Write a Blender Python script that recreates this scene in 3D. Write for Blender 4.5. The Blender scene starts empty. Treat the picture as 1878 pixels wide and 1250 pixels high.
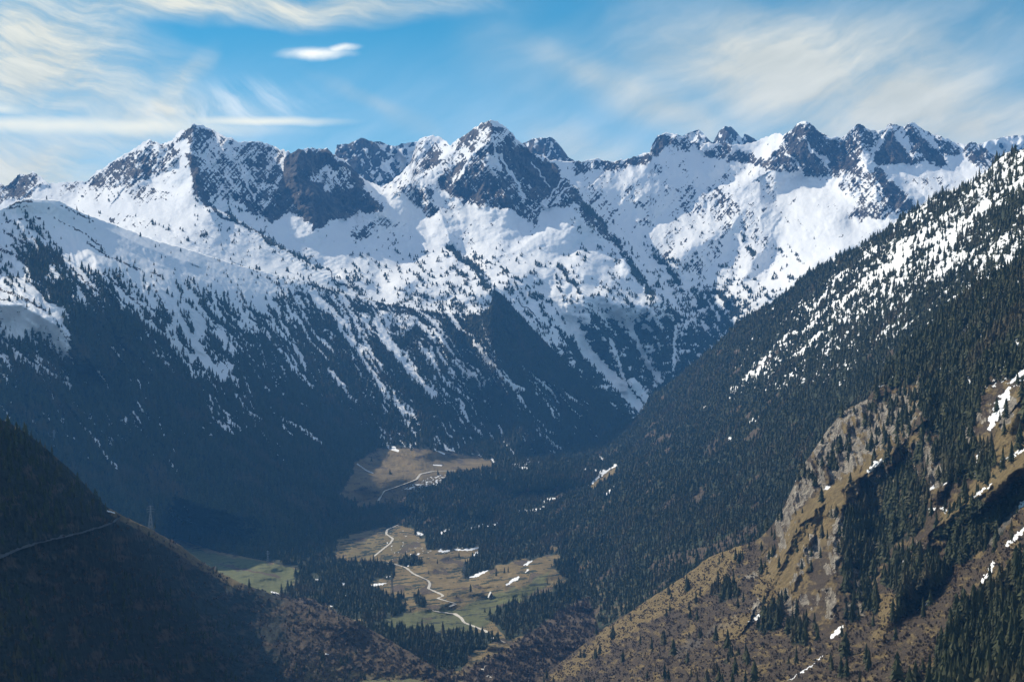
import bpy, math, random
import numpy as np
rng = np.random.default_rng(7)
random.seed(7)
# ------------------------------------------------------------------ survey frame: metres, camera at the origin looking along +Y
F, CX, CY = 2978.0, 939.0, 625.0
def world(px, py, D):
    return np.stack([(px-CX)/F*D, D, (CY-py)/F*D], -1)

# ------------------------------------------------------------------ noise
def _h(ix, iy, s):
    n = (ix.astype(np.int64)*374761393 + iy.astype(np.int64)*668265263 + s*1274126177) & 0xffffffff
    n = ((n ^ (n >> 13))*1274126177) & 0xffffffff
    n = n ^ (n >> 16)
    return (n & 0xffff)/65535.0*2*math.pi
def gn(x, y, s=0):
    x0 = np.floor(x); y0 = np.floor(y); fx = x-x0; fy = y-y0
    u = fx*fx*fx*(fx*(fx*6-15)+10); v = fy*fy*fy*(fy*(fy*6-15)+10)
    r = []
    for dy in (0, 1):
        for dx in (0, 1):
            a = _h(x0+dx, y0+dy, s)
            r.append(np.cos(a)*(fx-dx)+np.sin(a)*(fy-dy))
    return ((r[0]*(1-u)+r[1]*u)*(1-v)+(r[2]*(1-u)+r[3]*u)*v)*1.5
def fbm(x, y, o=5, s=0, g=.5):
    t = 0; a = 1; n = 0
    for i in range(o):
        t = t+a*gn(x, y, s+i*17); n += a; a *= g; x = x*2.03+11.7; y = y*2.03+5.3
    return t/n*1.6
def ridged(x, y, o=5, s=0, g=.55):
    t = 0; a = 1; n = 0; w = 1
    for i in range(o):
        r = 1-np.abs(gn(x, y, s+i*17))*1.6; r = r*r; t = t+a*r*w; w = np.clip(r*1.3, 0, 1); n += a; a *= g; x = x*2.07+3.1; y = y*2.07+8.3
    return t/n
def uni(a):
    f = a.ravel(); o = np.argsort(f); r = np.empty(len(f)); r[o] = np.linspace(0, 1, len(f)); return r.reshape(a.shape)
def sstep(a, b, x):
    t = np.clip((x-a)/(b-a), 0, 1); return t*t*(3-2*t)
def rot(x, y, deg):
    c, s = math.cos(math.radians(deg)), math.sin(math.radians(deg)); return x*c+y*s, -x*s+y*c
def blur(a, n):
    k = np.hanning(2*n+3)[1:-1]; k /= k.sum()
    for ax in (0, 1):
        p = [(0, 0), (0, 0)]; p[ax] = (len(k)//2, len(k)//2); b = np.pad(a, p, 'edge')
        a = np.apply_along_axis(lambda m: np.convolve(m, k, 'valid'), ax, b)
    return a
# ------------------------------------------------------------------ shapes drawn on the survey sheet
def dseg(X, Y, a, b):
    ax, ay = a; bx, by = b; dx, dy = bx-ax, by-ay; L = dx*dx+dy*dy+1e-9
    t = np.clip(((X-ax)*dx+(Y-ay)*dy)/L, 0, 1)
    return np.hypot(X-ax-t*dx, Y-ay-t*dy), t
def poly(X, Y, P, f=3.0):
    """soft inside-ness of a polygon, 0..1, feather f"""
    out = np.zeros(X.shape); xs = [p[0] for p in P]; ys = [p[1] for p in P]
    m = (X > min(xs)-f*3) & (X < max(xs)+f*3) & (Y > min(ys)-f*3) & (Y < max(ys)+f*3)
    if not m.any(): return out
    x = X[m]; y = Y[m]; ins = np.zeros(x.shape, bool); d = np.full(x.shape, 1e9)
    for i in range(len(P)):
        a, b = P[i], P[(i+1) % len(P)]
        d = np.minimum(d, dseg(x, y, a, b)[0])
        if a[1] != b[1]:
            ins ^= ((a[1] > y) != (b[1] > y)) & (x < (b[0]-a[0])*(y-a[1])/(b[1]-a[1])+a[0])
    out[m] = sstep(-f, f, np.where(ins, d, -d)); return out
def line(X, Y, P, w, f=None):
    f = f or max(1.2, w*.3); d = np.full(X.shape, 1e9)
    for a, b in zip(P[:-1], P[1:]): d = np.minimum(d, dseg(X, Y, a, b)[0])
    return 1-sstep(w*.5-f*.5, w*.5+f*.5, d)
def patch(X, Y, P, w, f=None):
    """like line but a ragged lens: thin ends, uneven width"""
    f = f or max(1.1, w*.25); L = [0]
    for a, b in zip(P[:-1], P[1:]): L.append(L[-1]+math.hypot(b[0]-a[0], b[1]-a[1])+1e-6)
    best = np.zeros(X.shape); wob = 1+.55*fbm(X/7, Y/7, 2, 977)
    for i, (a, b) in enumerate(zip(P[:-1], P[1:])):
        d, t = dseg(X, Y, a, b); s = (L[i]+t*(L[i+1]-L[i]))/L[-1]; ww = w*(.35+.75*np.sin(np.pi*np.clip(s*.9+.05, 0, 1)))*wob
        best = np.maximum(best, 1-sstep(ww*.5-f*.5, ww*.5+f*.5, d))
    return best
def curve(pts): 
    xs, ys = zip(*pts); return lambda x: np.interp(x, xs, ys)
def idw(X, Y, pts, p=2.5):
    n = 0; d = 0
    for x, y, v in pts:
        w = 1/((X-x)**2+(Y-y)**2+60)**(p/2); n = n+w*v; d = d+w
    return n/d
class TPS:
    def __init__(s, pts, lam=1e-3):
        P = np.array(pts, float); s.p = P[:, :2]/500; n = len(P); v = np.log(P[:, 2])
        K = s.k(s.p[:, None, :]-s.p[None]); K += np.eye(n)*lam
        Q = np.c_[np.ones(n), s.p]; A = np.block([[K, Q], [Q.T, np.zeros((3, 3))]])
        s.w = np.linalg.solve(A, np.r_[v, 0, 0, 0])
    def k(s, d):
        r2 = (d**2).sum(-1); return r2*np.log(r2+1e-12)*.5
    def __call__(s, X, Y):
        X = np.asarray(X, float)/500; Y = np.asarray(Y, float)/500; r = s.w[-3]+s.w[-2]*X+s.w[-1]*Y
        for (a, b), w in zip(s.p, s.w):
            r2 = (X-a)**2+(Y-b)**2; r = r+w*r2*np.log(r2+1e-12)*.5
        return np.exp(r)

# ------------------------------------------------------------------ scene basics
S = bpy.context.scene; COL = S.collection
def link(o): COL.objects.link(o); return o
def tag(o, label=None, cat=None, group=None, kind=None):
    if label: o['label'] = label
    if cat: o['category'] = cat
    if group: o['group'] = group
    if kind: o['kind'] = kind
    return o
def np_mesh(name, V, Q, smooth=True):
    """V (n,3), Q (m,k) faces all of k corners"""
    me = bpy.data.meshes.new(name); V = np.ascontiguousarray(V, np.float32); k = Q.shape[1]
    me.vertices.add(len(V)); me.vertices.foreach_set('co', V.ravel())
    me.loops.add(Q.size); me.loops.foreach_set('vertex_index', Q.ravel().astype(np.int32))
    me.polygons.add(len(Q)); me.polygons.foreach_set('loop_start', np.arange(0, Q.size, k, dtype=np.int32))
    me.polygons.foreach_set('use_smooth', np.full(len(Q), smooth))
    me.update(calc_edges=True); return me

# ------------------------------------------------------------------ materials
def new_mat(name):
    m = bpy.data.materials.new(name); m.use_nodes = True; return m, m.node_tree, m.node_tree.nodes['Principled BSDF']
def N(nt, t, **kw):
    n = nt.nodes.new(t)
    for k, v in kw.items():
        if k.startswith('i_'):
            q = k[2:]; n.inputs[int(q) if q.isdigit() else q].default_value = v
        else: setattr(n, k, v)
    return n
def mixc(nt, fac, a, b):
    n = N(nt, 'ShaderNodeMix', data_type='RGBA'); L = nt.links.new
    if hasattr(fac, 'links'): L(fac, n.inputs[0])
    else: n.inputs[0].default_value = fac
    for s, v in ((6, a), (7, b)):
        if hasattr(v, 'links'): L(v, n.inputs[s])
        else: n.inputs[s].default_value = (*v, 1)
    return n.outputs[2]
def math_n(nt, op, a, b=None, c=None, clamp=False):
    n = N(nt, 'ShaderNodeMath', operation=op, use_clamp=clamp)
    for i, v in enumerate((a, b, c)):
        if v is None: continue
        if hasattr(v, 'links'): nt.links.new(v, n.inputs[i])
        else: n.inputs[i].default_value = v
    return n.outputs[0]
def step_n(nt, v, lo, hi):
    n = N(nt, 'ShaderNodeMapRange', interpolation_type='SMOOTHSTEP'); nt.links.new(v, n.inputs[0])
    n.inputs[1].default_value = lo; n.inputs[2].default_value = hi; return n.outputs[0]
def terrain_mat(name, sc, rock_a, rock_b, rock_c, floor=(.022, .028, .016), bump=6.0, straw=1.0, scr=1.0):
    """sc: size in metres of the finest visible ground detail"""
    m, nt, bs = new_mat(name); L = nt.links.new
    pos = N(nt, 'ShaderNodeNewGeometry').outputs['Position']
    def noise(scale, det=5, rough=.6, vec=None, sx=None):
        n = N(nt, 'ShaderNodeTexNoise', i_Scale=scale, i_Detail=det, i_Roughness=rough)
        if sx:
            mp = N(nt, 'ShaderNodeMapping'); mp.inputs['Scale'].default_value = sx; mp.inputs['Rotation'].default_value = (.25, .35, .2); L(pos, mp.inputs[0]); L(mp.outputs[0], n.inputs['Vector'])
        else: L(pos, n.inputs['Vector'])
        return n.outputs['Fac']
    fine = noise(1/sc, 5, .65); mid = noise(.2/sc, 5, .6); big = noise(.03/sc, 4, .5)
    streak = noise(.5/sc, 4, .65, sx=(1, .6, .28))
    w1 = N(nt, 'ShaderNodeAttribute', attribute_name='cover_a'); w2 = N(nt, 'ShaderNodeAttribute', attribute_name='cover_b')
    s1 = N(nt, 'ShaderNodeSeparateColor'); s2 = N(nt, 'ShaderNodeSeparateColor'); L(w1.outputs['Color'], s1.inputs[0]); L(w2.outputs['Color'], s2.inputs[0])
    snow, rock, grass = s1.outputs; scrub, green, gravel = s2.outputs
    def edge(w, nz, amt=.7, soft=.10):
        return step_n(nt, math_n(nt, 'MULTIPLY_ADD', math_n(nt, 'SUBTRACT', nz, .5), amt, w), .5-soft, .5+soft)
    c_floor = mixc(nt, step_n(nt, mid, .35, .65), floor, tuple(v*1.8 for v in floor))
    c_scrub = mixc(nt, step_n(nt, fine, .35, .65), tuple(v*scr for v in (.046, .032, .021)), tuple(v*scr for v in (.106, .078, .052)))
    c_scrub = mixc(nt, step_n(nt, mid, .5, .72), c_scrub, (.085, .066, .034))
    c_grass = mixc(nt, step_n(nt, mid, .3, .7), tuple(v*straw for v in (.125, .090, .038)), tuple(v*straw for v in (.205, .150, .068)))
    c_grass = mixc(nt, step_n(nt, fine, .5, .75), c_grass, (.115, .085, .045))
    c_green = mixc(nt, step_n(nt, mid, .3, .7), (.085, .098, .036), (.135, .14, .058))
    c_green = mixc(nt, step_n(nt, fine, .5, .72), c_green, (.085, .075, .038))
    c_rock = mixc(nt, step_n(nt, streak, .35, .65), rock_a, rock_b); c_rock = mixc(nt, step_n(nt, mid, .5, .7), c_rock, rock_c)
    c_rock = mixc(nt, step_n(nt, fine, .6, .75), c_rock, tuple(v*.45 for v in rock_a))
    crack = math_n(nt, 'MULTIPLY', math_n(nt, 'ABSOLUTE', math_n(nt, 'SUBTRACT', streak, .5)), 30.0, clamp=True)
    c_rock = mixc(nt, crack, tuple(v*.35 for v in rock_a), c_rock)
    c_snow = mixc(nt, step_n(nt, big, .35, .65), (.80, .81, .83), (.86, .86, .86))
    c = mixc(nt, edge(scrub, mid), c_floor, c_scrub); c = mixc(nt, edge(grass, fine), c, c_grass); c = mixc(nt, edge(green, mid, .5, .2), c, c_green)
    c = mixc(nt, edge(rock, fine, .8), c, c_rock); c = mixc(nt, gravel, c, (.30, .28, .25))
    sf = edge(snow, fine, .85, .06); c = mixc(nt, sf, c, c_snow)
    L(c, bs.inputs['Base Color']); bs.inputs['Roughness'].default_value = .92
    bs.inputs['Specular IOR Level'].default_value = .15
    hgt = math_n(nt, 'MULTIPLY', math_n(nt, 'ADD', fine, math_n(nt, 'MULTIPLY', streak, 1.2)), math_n(nt, 'SUBTRACT', 1.0, math_n(nt, 'MULTIPLY', sf, .86)))
    bp = N(nt, 'ShaderNodeBump', i_Strength=1.0, i_Distance=bump); L(hgt, bp.inputs['Height']); L(bp.outputs[0], bs.inputs['Normal'])
    return m

# ------------------------------------------------------------------ terrain sheets
SHEETS = {}
class Sheet:
    def __init__(s, name, x0, x1, top, bot, nx, ny, power=1.0):
        s.name = name; s.x = np.linspace(x0, x1, nx); s.top = top(s.x); s.bot = np.maximum(bot(s.x), s.top+4)
        t = np.linspace(0, 1, ny)**power; s.t = t
        s.X = np.repeat(s.x[None], ny, 0); s.Y = s.top[None]+(s.bot-s.top)[None]*t[:, None]
        z = lambda: np.zeros(s.X.shape)
        s.D = z(); s.snow = z(); s.rock = z(); s.grass = z(); s.scrub = z(); s.green = z(); s.gravel = z(); s.trees = z()
        SHEETS[name] = s
    def paint(s, **kw):
        """mask=array, then cover=value pairs"""
        m = kw.pop('mask')
        for k, v in kw.items(): setattr(s, k, getattr(s, k)*(1-m)+v*m)
    def at(s, px, py, a=None):
        a = s.D if a is None else a
        px = np.asarray(px, float); py = np.asarray(py, float)
        fx = np.clip((px-s.x[0])/(s.x[1]-s.x[0]), 0, len(s.x)-1.001); i = fx.astype(int); u = fx-i
        def col(i):
            T = s.top[i]; B = s.bot[i]; tt = np.clip((py-T)/(B-T), 0, 1); fy = np.interp(tt, s.t, np.arange(len(s.t))); fy = np.clip(fy, 0, len(s.t)-1.001); j = fy.astype(int); v = fy-j
            return a[j, i]*(1-v)+a[j+1, i]*v
        return col(i)*(1-u)+col(i+1)*u
    def build(s, mat, back=((250, -160), (900, -700)), front=-260):
        V = world(s.X, s.Y, s.D); rows = [V]
        top = []
        for dD, dz in back:
            r = V[0].copy(); r[:, 0] *= (r[:, 1]+dD)/r[:, 1]; r[:, 1] += dD; r[:, 2] += dz; top.append(r)
        b = V[-1].copy(); b[:, 2] += front
        G = np.stack([*top[::-1], *V, b]); ny, nx = G.shape[:2]
        ids = np.arange(ny*nx).reshape(ny, nx)
        Q = np.stack([ids[1:, :-1], ids[1:, 1:], ids[:-1, 1:], ids[:-1, :-1]], -1).reshape(-1, 4)
        me = np_mesh(s.name, G.reshape(-1, 3), Q)
        def att(nm, chans):
            A = np.ones((ny, nx, 4), np.float32)
            for k, c in enumerate(chans):
                A[len(top):-1, :, k] = np.clip(c, 0, 1); A[:len(top), :, k] = A[len(top), :, k]; A[-1, :, k] = A[-2, :, k]
            me.color_attributes.new(nm, 'FLOAT_COLOR', 'POINT').data.foreach_set('color', A.ravel())
        att('cover_a', (s.snow, s.rock, s.grass)); att('cover_b', (s.scrub, s.green, s.gravel))
        me.materials.append(mat); o = link(bpy.data.objects.new(s.name, me)); tag(o, kind='structure'); return o

# ------------------------------------------------------------------ outlines
def jag(fn, a1, a2, s, rough=None):
    def g(x):
        n = a1*fbm(x/12, x*0+s, 5, s, .75)+a2*ridged(x/30, x*0+s*3, 4, s+5, .65)
        k = rough(x) if rough else 1
        return fn(x)-n*k
    return g
crest_back = curve([(-60,350),(0,338),(15,341),(20,334),(34,321),(50,321),(62,316),(72,323),(88,338),(111,336),(148,332),(155,335),(178,316),(208,296),(242,277),(265,260),(277,257),(296,264),(314,260),(324,247),(336,240),(349,237),(355,229),(365,231),(373,230),(390,239),(410,249),(430,257),(444,262),(477,261),(504,269),(514,277),(520,274),(524,282),(529,274),(534,283),(548,274),(571,273),(600,273),(612,284),(640,302),(668,330),(700,345),(730,325),(752,300),(765,262),(771,255),(788,250),(803,250),(818,259),(825,267),(848,252),(869,237),(882,227),(897,221),(912,225),(932,237),(943,250),(949,257),(976,281),(1010,294),(1052,297),(1070,297),(1090,292),(1121,297),(1144,294),(1171,286),(1191,279),(1196,267),(1206,250),(1221,244),(1248,249),(1268,262),(1315,265),(1366,267),(1392,259),(1423,244),(1431,247),(1436,250),(1450,240),(1463,227),(1480,222),(1490,230),(1500,242),(1517,250),(1524,255),(1532,251),(1544,254),(1560,240),(1572,229),(1584,232),(1594,240),(1623,239),(1629,228),(1641,229),(1651,234),(1671,226),(1688,234),(1712,249),(1725,250),(1745,260),(1772,267),(1782,260),(1792,264),(1826,286),(1850,330),(1940,380)])
crest_left = curve([(-60,398),(0,385),(44,365),(80,366),(107,368),(151,391),(218,415),(285,442),(336,455),(437,487),(571,521),(628,538),(700,556),(800,574),(880,578),(900,560),(906,531),(925,545),(960,585),(1050,678),(1100,722),(1155,772),(1190,800),(1230,825)])
crest_right = curve([(560,975),(640,972),(654,970),(670,945),(700,928),(731,918),(754,904),(808,888),(822,868),(882,861),(936,850),(1023,834),(1090,809),(1124,789),(1171,762),(1191,729),(1250,686),(1329,620),(1349,596),(1382,573),(1416,556),(1456,525),(1483,500),(1540,468),(1577,452),(1604,435),(1634,415),(1658,394),(1685,381),(1712,361),(1752,347),(1786,331),(1812,312),(1826,292),(1846,280),(1863,278),(1880,272),(1940,255)])
crest_near = curve([(820,1330),(940,1290),(1000,1236),(1100,1158),(1180,1105),(1250,1060),(1300,1022),(1350,1003),(1390,990),(1415,965),(1440,925),(1456,890),(1475,850),(1500,815),(1520,785),(1550,752),(1590,733),(1620,690),(1660,645),(1700,610),(1750,560),(1800,520),(1878,478),(1940,450)])
crest_spur = curve([(-60,735),(0,768),(35,785),(70,810),(130,862),(160,893),(192,926),(200,932),(215,940),(230,948),(270,967),(330,1000),(370,1030),(400,1048),(440,1068),(500,1090),(560,1108),(640,1132),(700,1165),(760,1200),(830,1245),(860,1300)])

# ---- valley floor
V = Sheet('valley_floor', 240, 1420, curve([(240,836),(880,836),(905,851),(1420,858)]), curve([(240,1300),(1420,1300)]), 740, 330)
def Dvalley(X, Y):
    zf = 452-107*sstep(960, 850, Y)+14*fbm(X/160, Y/60, 3, 3)*sstep(850, 990, Y)
    return zf*F/(Y-CY)
V.D = Dvalley(V.X, V.Y)+6*fbm(V.X/18, V.Y/9, 4, 8)
V.scrub[:] = .42; V.grass[:] = .62
wx = V.X+7*fbm(V.X/22, V.Y/14, 4, 31); wy = V.Y+5*fbm(V.X/22, V.Y/14, 4, 47)
P = lambda pts, f=4: poly(wx, wy, pts, f)
V.paint(mask=P([(690,1140),(720,1122),(793,1114),(840,1112),(900,1085),(960,1072),(1010,1040),(1000,1080),(940,1110),(890,1150),(845,1165),(760,1160),(715,1155)], 8), green=.62, grass=.5)
V.paint(mask=P([(620,1000),(700,975),(790,990),(720,1020),(640,1030)], 6), green=.42)
V.paint(mask=P([(240,960),(330,985),(400,1010),(500,1030),(556,1046),(540,1068),(505,1088),(440,1080),(240,1040)], 3), green=1, grass=.2, trees=0)
V.paint(mask=P([(380,1030),(430,1036),(520,1056),(515,1060),(430,1042)], 2)*.9, green=.1, scrub=.9)
V.paint(mask=P([(240,960),(330,985),(400,1010),(500,1030),(500,1034),(400,1018),(240,975)], 2), green=.2, grass=.9)
V.paint(mask=P([(560,1235),(640,1205),(720,1200),(800,1228),(790,1260),(560,1265)], 8), green=.55)
V.paint(mask=P([(480,1085),(560,1095),(640,1150),(720,1190),(700,1215),(600,1190),(480,1150)], 10), scrub=1, grass=.1)
V.paint(mask=P([(860,1230),(940,1190),(1010,1130),(1080,1090),(1200,1050),(1420,1100),(1420,1300),(860,1300)], 8), scrub=1, grass=.15, green=.1)
Fwood = [([(540,1050),(560,1046),(570,1000),(543,1013),(596,987),(614,985),(614,1029),(660,1029),(721,1037),(718,1061),(686,1061),(676,1074),(713,1093),(748,1112),(740,1127),(718,1130),(686,1141),(660,1133),(633,1136),(606,1109),(580,1105),(556,1075),(575,1100),(520,1092),(512,1088),(545,1070)], .84),
 ([(650,1140),(724,1149),(780,1152),(800,1165),(840,1158),(899,1162),(915,1173),(859,1200),(846,1228),(793,1231),(766,1218),(730,1200),(718,1185),(650,1150)], .84),
 ([(758,1098),(766,1094),(788,1104),(782,1112),(764,1112)], 1), ([(886,1136),(926,1112),(969,1101),(1000,1086),(1060,1060),(1110,1055),(1080,1090),(1000,1141),(953,1168),(931,1178),(915,1146)], .72),
 ([(732,1029),(756,1024),(777,1027),(772,1037),(756,1040),(737,1035)], 1), ([(620,922),(700,918),(760,905),(850,880),(880,845),(1420,836),(1420,1050),(1120,1060),(1040,1010),(1000,1019),(937,1029),(894,1045),(857,1061),(849,1058),(857,1035),(883,1002),(798,1008),(782,1005),(779,988),(740,962),(690,965),(640,980),(590,1010),(560,1030),(556,1040),(540,1036),(560,975)], .97),
 ([(1010,1040),(1040,1015),(1420,1030),(1420,1125),(1240,1130),(1120,1120),(1060,1075)], .8), ([(716,1104),(722,1104),(722,1096),(714,1096)], .3), ([(728,1100),(738,1100),(738,1090),(728,1090)], .9), ([(850,1050),(860,1042),(862,1030),(852,1034)], .5)]
for pts, d in Fwood: V.paint(mask=P(pts, 2.5), trees=d, scrub=.1, grass=.1, green=0)
V.paint(mask=P([(622,925),(650,925),(720,948),(775,940),(775,935),(735,930)],3)*.0, grass=.7)
V.paint(mask=P([(740,934),(774,931),(773,938),(742,940)],2), trees=0, grass=.9)
V.furrow = fbm((V.X+.9*V.Y)/46, (V.Y+.12*V.X)/3.2, 4, 95); mk = sstep(.22, .5, V.furrow); V.grass = V.grass*(1-.75*mk*(1-V.trees)); V.green *= 1-.6*mk
mk = sstep(.25, .5, fbm(V.X/40, V.Y/16, 4, 97)); V.scrub = np.maximum(V.scrub, .9*mk*(V.trees < .3)); V.grass *= 1-.5*mk
sp = .5*P([(650,1135),(760,1100),(1050,1000),(1100,1040),(900,1160),(720,1160)], 20)
V.paint(mask=(np.maximum(0, sp)*0), trees=0)
V.snowlines = [([(681,1073),(695,1071),(708,1069)],3),([(708,1058),(716,1056)],2.5),([(801,1009),(812,1010),(825,1009)],3),([(830,1006),(845,1008),(862,1007),(883,1003)],3.6),([(878,1010),(868,1017)],3),([(857,1059),(870,1056),(880,1051),(894,1046)],4.2),([(961,1036),(976,1028)],4),([(930,1071),(940,1064),(952,1057)],5.5),([(963,1049),(970,1043)],3.5),([(764,979),(775,976),(792,966)],9),([(752,966),(770,966),(792,962)],4),([(622,1070),(632,1070)],5),([(580,1062),(590,1066)],5),([(678,1117),(684,1118)],4),([(622,1091),(634,1092)],3),([(642,1206),(673,1207)],2.6),([(764,1017),(769,1014)],4),([(750,1036),(746,1038)],2),([(655,970),(668,967),(675,965)],3),([(635,1192),(602,1200)],0.6),([(498,1085),(512,1090)],4),([(606,1110),(610,1112)],4),([(838,975),(850,968),(858,970)],5),([(800,973),(815,970)],4),([(1000,1008),(1012,1002)],3)]
wx2 = V.X+2.2*fbm(V.X/5, V.Y/4, 3, 61); wy2 = V.Y+1.6*fbm(V.X/5, V.Y/4, 3, 67)
for pts, w in V.snowlines: V.paint(mask=patch(wx2, wy2, pts, w, 1.2), snow=1, trees=0)
V.snow = np.maximum(V.snow, .62*(fbm(V.X/7, V.Y/3, 3, 91) > .62)*poly(V.X, V.Y, [(700,958),(800,955),(880,1003),(760,1035),(700,1030)], 6))

# ---- left slope
C = Sheet('left_mountainside', -50, 1225, jag(crest_left, 1.6, 2, 4), curve([(-50,1120),(200,1100),(290,1030),(320,985),(400,1010),(500,1030),(556,1042),(590,1010),(640,962),(690,925),(760,912),(860,880),(940,855),(1000,848),(1100,842),(1230,850)]), 760, 400, 1.0)
dc = TPS([(-50,383,4100),(0,385,4250),(107,368,4500),(218,415,4900),(336,455,5250),(437,485,5500),(571,519,5700),(700,553,5750),(800,572,5720),(905,530,5750),(905,600,5650),(960,585,5750),(1050,680,5800),(1155,770,5850),(1225,822,5900),(1090,815,5700),(1000,848,5250),(860,850,4620),(760,900,4230),(700,925,4200),(700,835,4600),(860,815,5000),(780,850,4400),(640,962,3950),(560,1005,3500),(400,1015,3350),(200,1000,3300),(-50,950,3250),(0,700,3550),(200,700,3850),(400,750,4100),(600,750,4650),(800,700,5250),(950,720,5600),(300,500,4650),(300,560,4250),(200,470,4330),(200,540,4000),(90,430,4300),(80,500,3980),(400,545,4900),(400,620,4600),(500,590,5150),(0,470,4050),(0,550,3850),(0,610,3760),(130,640,3800),(600,640,5200)])
D = dc(C.X, C.Y)
def tent(X, Y, P, wl, wr):
    """a rib: 1 on its crest line, falling to 0 wl px to its left and wr px to its right"""
    best = np.zeros(X.shape)
    for a, b in zip(P[:-1], P[1:]):
        d, t = dseg(X, Y, a, b); side = (b[0]-a[0])*(Y-a[1])-(b[1]-a[1])*(X-a[0])
        w = np.where(side > 0, wl, wr); best = np.maximum(best, 1-np.clip(d/w, 0, 1))
    return best
# fall line runs down to the right; gullies and ribs along it
u, v = rot(C.X, C.Y, 52)
u = u+22*fbm(C.X/120, C.Y/120, 3, 12); v = v+10*fbm(C.X/60, C.Y/60, 3, 15)
amp = sstep(0, 60, C.Y-C.top[None])
D = D-amp*(46*ridged(v/75, u/420, 4, 21)+22*fbm(v/24, u/110, 4, 22))-4*fbm(C.X/9, C.Y/9, 4, 23)
for pts, wl, wr, h in [([(-40,560),(40,560),(110,600),(160,660)],30,60,110),([(905,530),(900,600),(915,680),(960,780)],50,70,200),([(30,372),(90,372),(150,400),(260,450),(340,480)],20,40,60)]:
    D = D-h*tent(C.X, C.Y, pts, wl, wr)
Dv = Dvalley(C.X, np.maximum(C.Y, 840))
near_b = sstep(80, 0, C.bot[None]-C.Y)*sstep(1000, 930, C.X)
D = D*(1-near_b)+(Dv-8)*near_b
lo = (C.Y > 842); D = np.where(lo, np.minimum(D, Dv-8), D)
C.D = D
dens = idw(C.X, C.Y, [(0,400,.0),(100,400,0),(150,430,0),(250,470,0),(330,490,0),(200,430,0),(400,490,.03),(470,520,.1),(280,510,.03),(0,560,0),(60,590,.02),(100,570,.1),(0,430,.02),(340,530,.1),(40,450,.35),(80,490,.9),(110,540,1),(150,590,1),(20,490,.25),(60,560,.05),(20,600,.05),(100,620,.3),(60,660,.75),(0,640,.5),(160,640,1),(200,460,.03),(260,540,.22),(220,600,1),(180,540,.5),(150,470,.05),(300,500,.08),(330,600,.3),(280,620,.9),(350,660,.55),(330,720,1),(400,560,.35),(400,660,.45),(430,720,.75),(420,500,.15),(500,600,.55),(480,670,.8),(550,560,.4),(520,740,.93),(600,640,.64),(600,760,.97),(650,580,.5),(700,700,.72),(750,610,.7),(800,570,.4),(800,700,.76),(850,640,.8),(900,620,.84),(950,600,.97),(1000,650,.9),(960,700,.82),(1040,700,.86),(1000,760,.8),(1050,760,.86),(1100,760,.96),(900,800,.8),(800,800,.8),(700,800,.87),(640,800,.95),(200,700,.985),(60,720,.97),(200,900,1),(400,850,1),(600,900,1),(500,950,1)], 4)
nz = .6*fbm(v/7, u/60, 4, 41)+.35*fbm(v/24, u/190, 3, 42)+.28*fbm(C.X/5, C.Y/5, 3, 43)
nz = uni(nz)
forest = sstep(-.04, .04, dens*1.09-.05-nz)
C.snow = 1-forest*sstep(.12, .38, dens); C.trees = forest*.97+.012*(1-forest)
C.rock = np.zeros(C.X.shape)
# snow chutes among the trees
for pts, w in [([(270,590),(330,640),(352,662)],9),([(310,560),(350,620),(385,670),(410,695)],15),([(430,720),(455,755),(480,770)],5),([(520,770),(560,790),(590,815)],6),([(690,590),(730,650),(760,690),(795,725)],14),([(640,620),(680,680),(715,730)],9),([(175,805),(190,830),(215,858)],4.5),([(180,680),(200,712)],3),([(245,755),(258,775)],3),([(880,640),(930,700),(960,715)],7),([(830,660),(860,690)],6),([(980,640),(1015,695)],6),([(700,800),(725,825)],6),([(795,805),(835,830)],5),([(55,770),(75,785)],4),([(0,745),(18,768)],6),([(85,680),(115,695)],6),([(600,560),(640,600)],8)]:
    C.paint(mask=line(C.X+3*fbm(C.X/7, C.Y/7, 3, 51), C.Y+3*fbm(C.X/7, C.Y/7, 3, 52), pts, w, 2), snow=1, trees=.02)
C.paint(mask=poly(C.X+5*fbm(C.X/14, C.Y/14, 3, 53), C.Y, [(905,528),(925,545),(1000,635),(1090,725),(1060,730),(970,680),(905,640),(888,600),(898,570)], 12), snow=0, trees=1)
# dark rocks and bare lines on the round white shoulder
def dark_lines(Sh, lst, cov):
    for pts, w in lst:
        k = line(Sh.X+3*fbm(Sh.X/9, Sh.Y/5, 3, 71), Sh.Y+2.5*fbm(Sh.X/9, Sh.Y/5, 3, 72), pts, w, 1.5)
        Sh.paint(mask=k*(fbm(Sh.X/6, Sh.Y/3, 2, 73) > -.35), **cov)
dark_lines(C, [([(20,376),(44,368),(60,370)],4),([(15,382),(50,378)],3),([(0,410),(40,400),(62,412),(78,430)],2.4),([(0,420),(30,438),(60,452)],4),([(0,458),(28,468),(45,480)],6),([(0,530),(40,545),(85,570)],4),([(110,375),(150,395),(170,405)],2.6),([(100,400),(150,425),(190,455)],2.6),([(160,445),(180,458),(200,472)],3.5),([(205,472),(235,485),(255,495)],3.5),([(275,498),(300,508)],3),([(190,500),(240,545),(290,590)],3.5),([(130,490),(160,520),(190,545)],3),([(280,520),(300,560),(315,590)],3),([(60,395),(75,402)],2.5),([(0,548),(24,552)],3)], dict(snow=.1, scrub=.9, trees=.1))
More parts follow.
